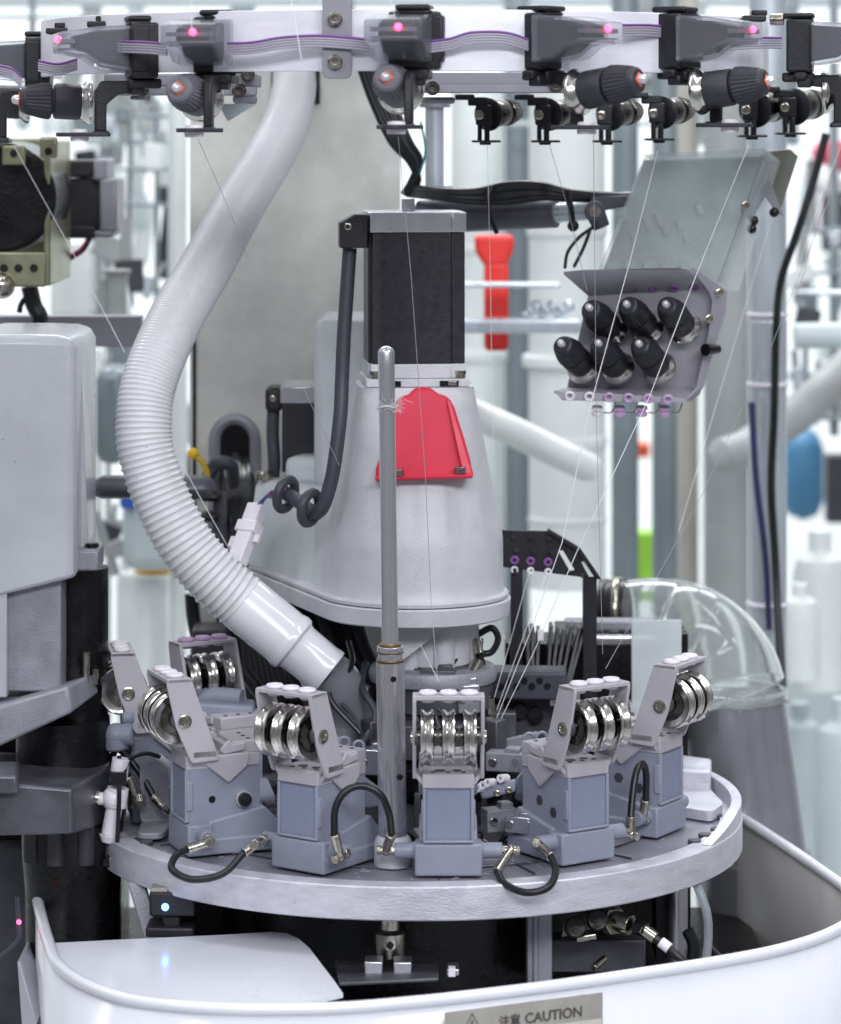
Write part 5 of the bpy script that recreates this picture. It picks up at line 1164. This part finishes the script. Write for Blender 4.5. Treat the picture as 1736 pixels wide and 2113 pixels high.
# left hall
tag(MB().cyl(P(369,1700,.75),P(369,205,.75),.0075*1.0,seg=24).build('white_post','bg_white'),'slim white post standing left of the column','post',)
hbar('white_frame_post','wide mint-white frame post left of the column','post',346,372,200,1700,.9,'bg_pale','pale frame posts at the left')
hbar('white_frame_post','pale frame post behind the machine cover edge','post',186,206,720,1500,.8,'bg_white','pale frame posts at the left')
hbar('frame_beam','pale horizontal frame beam behind the left knobs','beam',180,350,282,300,1.0,'bg_pale')
hbar('frame_beam','wide pale beam across the top of the picture','beam',-60,1800,-14,12,1.3,'bg_pale')
hbar('top_post','grey-green post crossing the top edge left of the ring band','post',168,206,-60,75,1.4,'bg_grey','posts above the ring')
hbar('top_post','grey post above the sensor left of the hose','post',475,525,-60,30,1.4,'bg_blue_grey','posts above the ring')
hbar('top_post','pale post above the outermost left sensor','post',262,296,-60,60,1.4,'bg_pale','posts above the ring')
hbar('top_post','white duct rising behind the right-hand sensors','duct',1320,1365,-60,200,1.2,'bg_grey','posts above the ring')
hbar('top_post','broad pale duct rising at the upper right','duct',1600,1650,-60,300,1.2,'bg_blue_grey','posts above the ring')
t=thing('white_bin','white cylindrical bin with a yellow rim at left behind','bin',P(305,1400,.8))
b=MB(); r_=64*mm(.8); q=P(305,1520,.8); b.lathe([(r_*.95,0),(r_,.06),(r_,(1520-1195)*mm(.8)),(r_*.9,(1520-1182)*mm(.8))],Matrix.Translation(q),40); b.build('bin_body','cone_yarn',t)
b=MB(); b.lathe([(r_*.62,0),(r_*.62,.006),(r_*.3,.007)],Matrix.Translation(P(318,1180,.8)),40); b.build('yellow_rim','bg_yellow',t)
t=thing('glass_jar','clear jar with a blue cap blurred behind the hose','jar',P(280,1180,.7))
b=bx(MB(),250,1030,370,1180,.7,.78); b.build('jar_body','bg_pale',t,bevel=.012); b=bx(MB(),246,1000,280,1052,.68,.72); b.build('cap','bg_royal',t,bevel=.004)
t=thing('white_guard','tall white translucent guard sheet behind the left motor','guard',P(140,650,.9))
b=bx(MB(),104,500,190,652,.9,.93); b.build('guard_sheet','bg_white',t,bevel=.003)
t=thing('spindle_group','grey spindle with cap blurred right of the left motor','spindle',P(240,650,.5))
b=MB(); b.cyl(P(240,650,.5),P(240,560,.5),.0085); b.cyl(P(240,562,.5),P(240,556,.5),.012); b.cyl(P(215,650,.5),P(215,575,.5),.0045); b.build('spindle_body','bg_grey',t)
t=thing('bobbin_jar','pale jar with lid blurred below the flat grey bar','jar',P(250,960,.6))
b=bx(MB(),196,760,260,960,.6,.66); b.build('jar_body','bg_blue_grey',t,bevel=.01)
# hall clutter: blurred machine fittings, each its own piece
rnd=random.Random(11)
spots=[]
for i in range(46): spots.append((rnd.uniform(190,345),rnd.uniform(215,640),rnd.uniform(1.0,2.2)))
for i in range(26): spots.append((rnd.uniform(195,400),rnd.uniform(730,1180),rnd.uniform(1.0,1.8)))
for i in range(22): spots.append((rnd.uniform(1640,1800),rnd.uniform(400,890),rnd.uniform(1.2,2.2)))
for i in range(14): spots.append((rnd.uniform(40,330),rnd.uniform(180,290),rnd.uniform(1.5,2.2)))
ms=['bg_white','bg_white','bg_pale','bg_white','bg_grey','bg_blue_grey','bg_pale','bg_dark','bg_steel']
b_=None
cl_=thing('distant_machine','out-of-focus pale machine fittings far behind','machine parts',(0,1.5,1.0)); 
for mi,mn in enumerate(sorted(set(ms))):
    b=MB()
    for j,(u,v,Y) in enumerate(spots):
        if ms[j%9]!=mn: continue
        q=P(u,v,Y); s=rnd.uniform(.006,.020)
        if j%3==0: b.lathe([(s*.3,0),(s*.5,s*.4),(s*.45,s*2),(s*.2,s*2.6),(s*.2,s*4)],Matrix.Translation(q),14)
        elif j%3==1: b.cyl(q,q+Vector((rnd.uniform(-.01,.01),0,rnd.uniform(.03,.09))),s*.7,seg=14)
        else: b.box(q,(s*1.6,s,rnd.uniform(.02,.06)),ry=rnd.uniform(-.6,.6))
    b.build('fitting',mn,cl_)
cl_['kind']='stuff'

# ================================================================ YARNS
def yarn(label,pts,r=.00026,m='yarn'):
    tag(MB().tube([P(*p) for p in pts],r,6).build('yarn_strand',m),label,'yarn','fine yarn strands')
yarn('pale yarn slanting from the upper left tab to behind the hose',[(30,303,.09),(150,520,.06),(258,728,.04)],.00024)
yarn('pale yarn emerging behind the hose and running to its cuff',[(366,940,.04),(415,1030,.03),(480,1145,.02),(520,1215,.02)],.00024)
yarn('thin yarn crossing the hose from the knob left of it',[(408,285,-.20),(455,390,-.16),(545,610,-.12),(640,830,-.09),(700,960,-.07)],.00018,'yarn_dark')
yarn('yarn hanging from the middle sensor in front of the motor',[(822,282,-.23),(848,560,-.19),(878,980,-.12),(890,1240,-.10),(903,1405,-.18)],.0002,'yarn_dark')
yarn('short yarn angling from the cone foot to the middle eyelets',[(868,1330,-.08),(905,1405,-.18)],.00018)
yarn('plumb yarn hanging from the left small tension clip',[(1006,300,.02),(1012,560,.02),(1018,940,.02)],.00018)
yarn('yarn hanging from the second small tension clip',[(1135,300,.02),(1175,440,.02),(1212,600,.02)],.0002,'yarn_dark')
yarn('plumb yarn hanging from the right-of-centre sensor',[(1225,275,-.20),(1231,860,-.12),(1244,1350,-.10)],.00018,'yarn_dark')
yarn('bright yarn from the clear lid down to the brass nut, left one',[(1358,310,-.01),(1300,540,-.02),(1215,850,-.03),(1160,1120,-.03),(1100,1290,-.03),(1022,1490,-.02)],.00027)
yarn('bright yarn from the clear lid down to the brass nut, right one',[(1545,300,-.01),(1440,560,-.02),(1340,820,-.03),(1190,1140,-.03),(1100,1350,-.03),(1028,1496,-.02)],.00027)
yarn('fine yarn from a purple eyelet to the brass nut',[(1095,1172,.05),(1060,1300,.03),(1015,1460,.0)],.00018)
yarn('second fine yarn from a purple eyelet to the brass nut',[(1131,1176,.05),(1085,1300,.03),(1020,1480,.0)],.00018)
yarn('thin grey yarn from the upper right edge to the rear pulleys',[(1740,340,.05),(1590,720,.02),(1440,1040,.0),(1250,1380,-.10)],.00018,'yarn_dark')
yarn('cream yarn hanging over the ring band left of the hanger plate',[(598,-20,-.25),(612,60,-.25),(622,122,-.25)],.00027)
yarn('yarn entering the sensor left of the hose from above',[(392,-20,-.25),(396,60,-.25)],.00018)
yarn('yarn entering the middle sensor from above',[(796,-20,-.26),(812,20,-.26),(835,120,-.25)],.00018)
yarn('fine yarn beside the black cable at the upper right',[(1736,300,.2),(1690,420,.2),(1620,640,.2)],.0002)
yarn('reddish yarn beside the black cable at the upper right',[(1720,350,.3),(1660,560,.3),(1640,620,.3)],.0002,'cable_red')
yarn('fine yarn left of the pole',[(1640,300,.15),(1560,560,.15),(1400,1100,.12)],.0002)

# more blurred hall equipment: rails, frames and fittings at both sides
def hall_frame(label,uprights,cross,Y,m):
    t=thing('hall_frame',label,'frame',P(uprights[0][0],uprights[0][2],Y),group='blurred frames in the hall')
    for u,v0,v1,w_ in uprights: bx(MB(),u,v0,u+w_,v1,Y,Y+.02).build('upright',m,t,bevel=.002)
    for v,u0,u1,h_ in cross: bx(MB(),u0,v,u1,v+h_,Y-.015,Y-.001).build('crossbar',m,t,bevel=.002)
hall_frame('grey blurred frame at the far right beyond the steel pole',[(1716,-60,900,16),(1660,400,880,9)],[(470,1640,1800,12),(560,1640,1800,7),(770,1630,1800,16),(860,1630,1800,8)],1.1,'bg_blue_grey')
hall_frame('pale blurred frame between the big pipes behind the tension box',[(1440,-60,300,20),(1262,180,300,12)],[(250,1050,1460,10),(150,880,1600,12)],1.2,'bg_pale')
hall_frame('grey-green blurred frame left of the column',[(262,200,650,8),(318,200,650,7)],[(235,180,350,9),(345,180,350,8),(420,230,350,6),(595,180,350,10)],.95,'bg_blue_grey')
hall_frame('lower blurred frame beside the white bin',[(218,730,1500,7),(285,730,1180,5)],[(860,190,300,9),(1075,190,300,14),(1140,190,390,8)],.85,'bg_grey')
hall_frame('blurred grey frame behind the top sensors',[(60,-60,180,10),(700,-60,40,30)],[(30,-60,560,8),(6,560,1800,5)],1.15,'bg_blue_grey')
rn=random.Random(21)
FL=['beside the white post left of the hose','under the left stepper motor shadow','left of the slim post, highest one','between the left frames at mid height','just right of the left stepper motor','behind the wires of the left motor','above the flat grey bar','near the spindle cap at left','left of the hose bend, high','right of the steel pole near the pink cover','right of the steel pole above the pipe stub','by the upper thin rail at right','at the right edge above the blue drum','between steel pole and right edge, low','above the white bin at left','below the flat bar beside the machine cover','near the blue-capped jar','between cover and hose, lowest one']
CW={'bg_dark':'dark','bg_grey':'grey','bg_steel':'shiny','bg_blue_grey':'blue-grey','bg_white':'white'}
for i in range(18):
    if i<9: u,v,Y=rn.uniform(205,335),rn.uniform(225,640),rn.uniform(.6,1.0)
    elif i<14: u,v,Y=rn.uniform(1640,1730),rn.uniform(420,860),rn.uniform(.7,1.1)
    else: u,v,Y=rn.uniform(210,330),rn.uniform(760,1150),rn.uniform(.6,.9)
    t=thing('blurred_fitting','blurred hall fitting '+FL[i],'fitting',P(u,v,Y),group='out-of-focus hall fittings')
    s1=rn.uniform(.006,.014); m_=rn.choice(['bg_dark','bg_grey','bg_steel','bg_blue_grey','bg_dark','bg_white'])
    q=P(u,v,Y); MB().box(q,(s1*rn.uniform(1,3),s1,s1*rn.uniform(1,4)),ry=rn.uniform(-.5,.5)).build('housing',m_,t,bevel=.002)
    MB().cyl(q+Vector((0,0,-s1*2)),q+Vector((rn.uniform(-.02,.02),0,rn.uniform(.02,.05))),s1*.35).build('stem','bg_grey',t)

# lint fibres lying on the round plate
rn=random.Random(3); b=MB()
for i in range(60):
    a=rn.uniform(-1.4,1.5); r_=rn.uniform(.150,.209); c=Vector((DX+r_*math.sin(a),-r_*math.cos(a),1.0008)); L=rn.uniform(.002,.006); th=rn.uniform(0,6.28)
    d=Vector((math.cos(th),math.sin(th),0))*L; b.tube([c-d/2,c+Vector((rn.uniform(-.001,.001),rn.uniform(-.001,.001),.0008)),c+d/2],.00013,4)
tag(b.build('lint','lint'),'loose grey lint fibres scattered on the round plate','lint',kind='stuff')
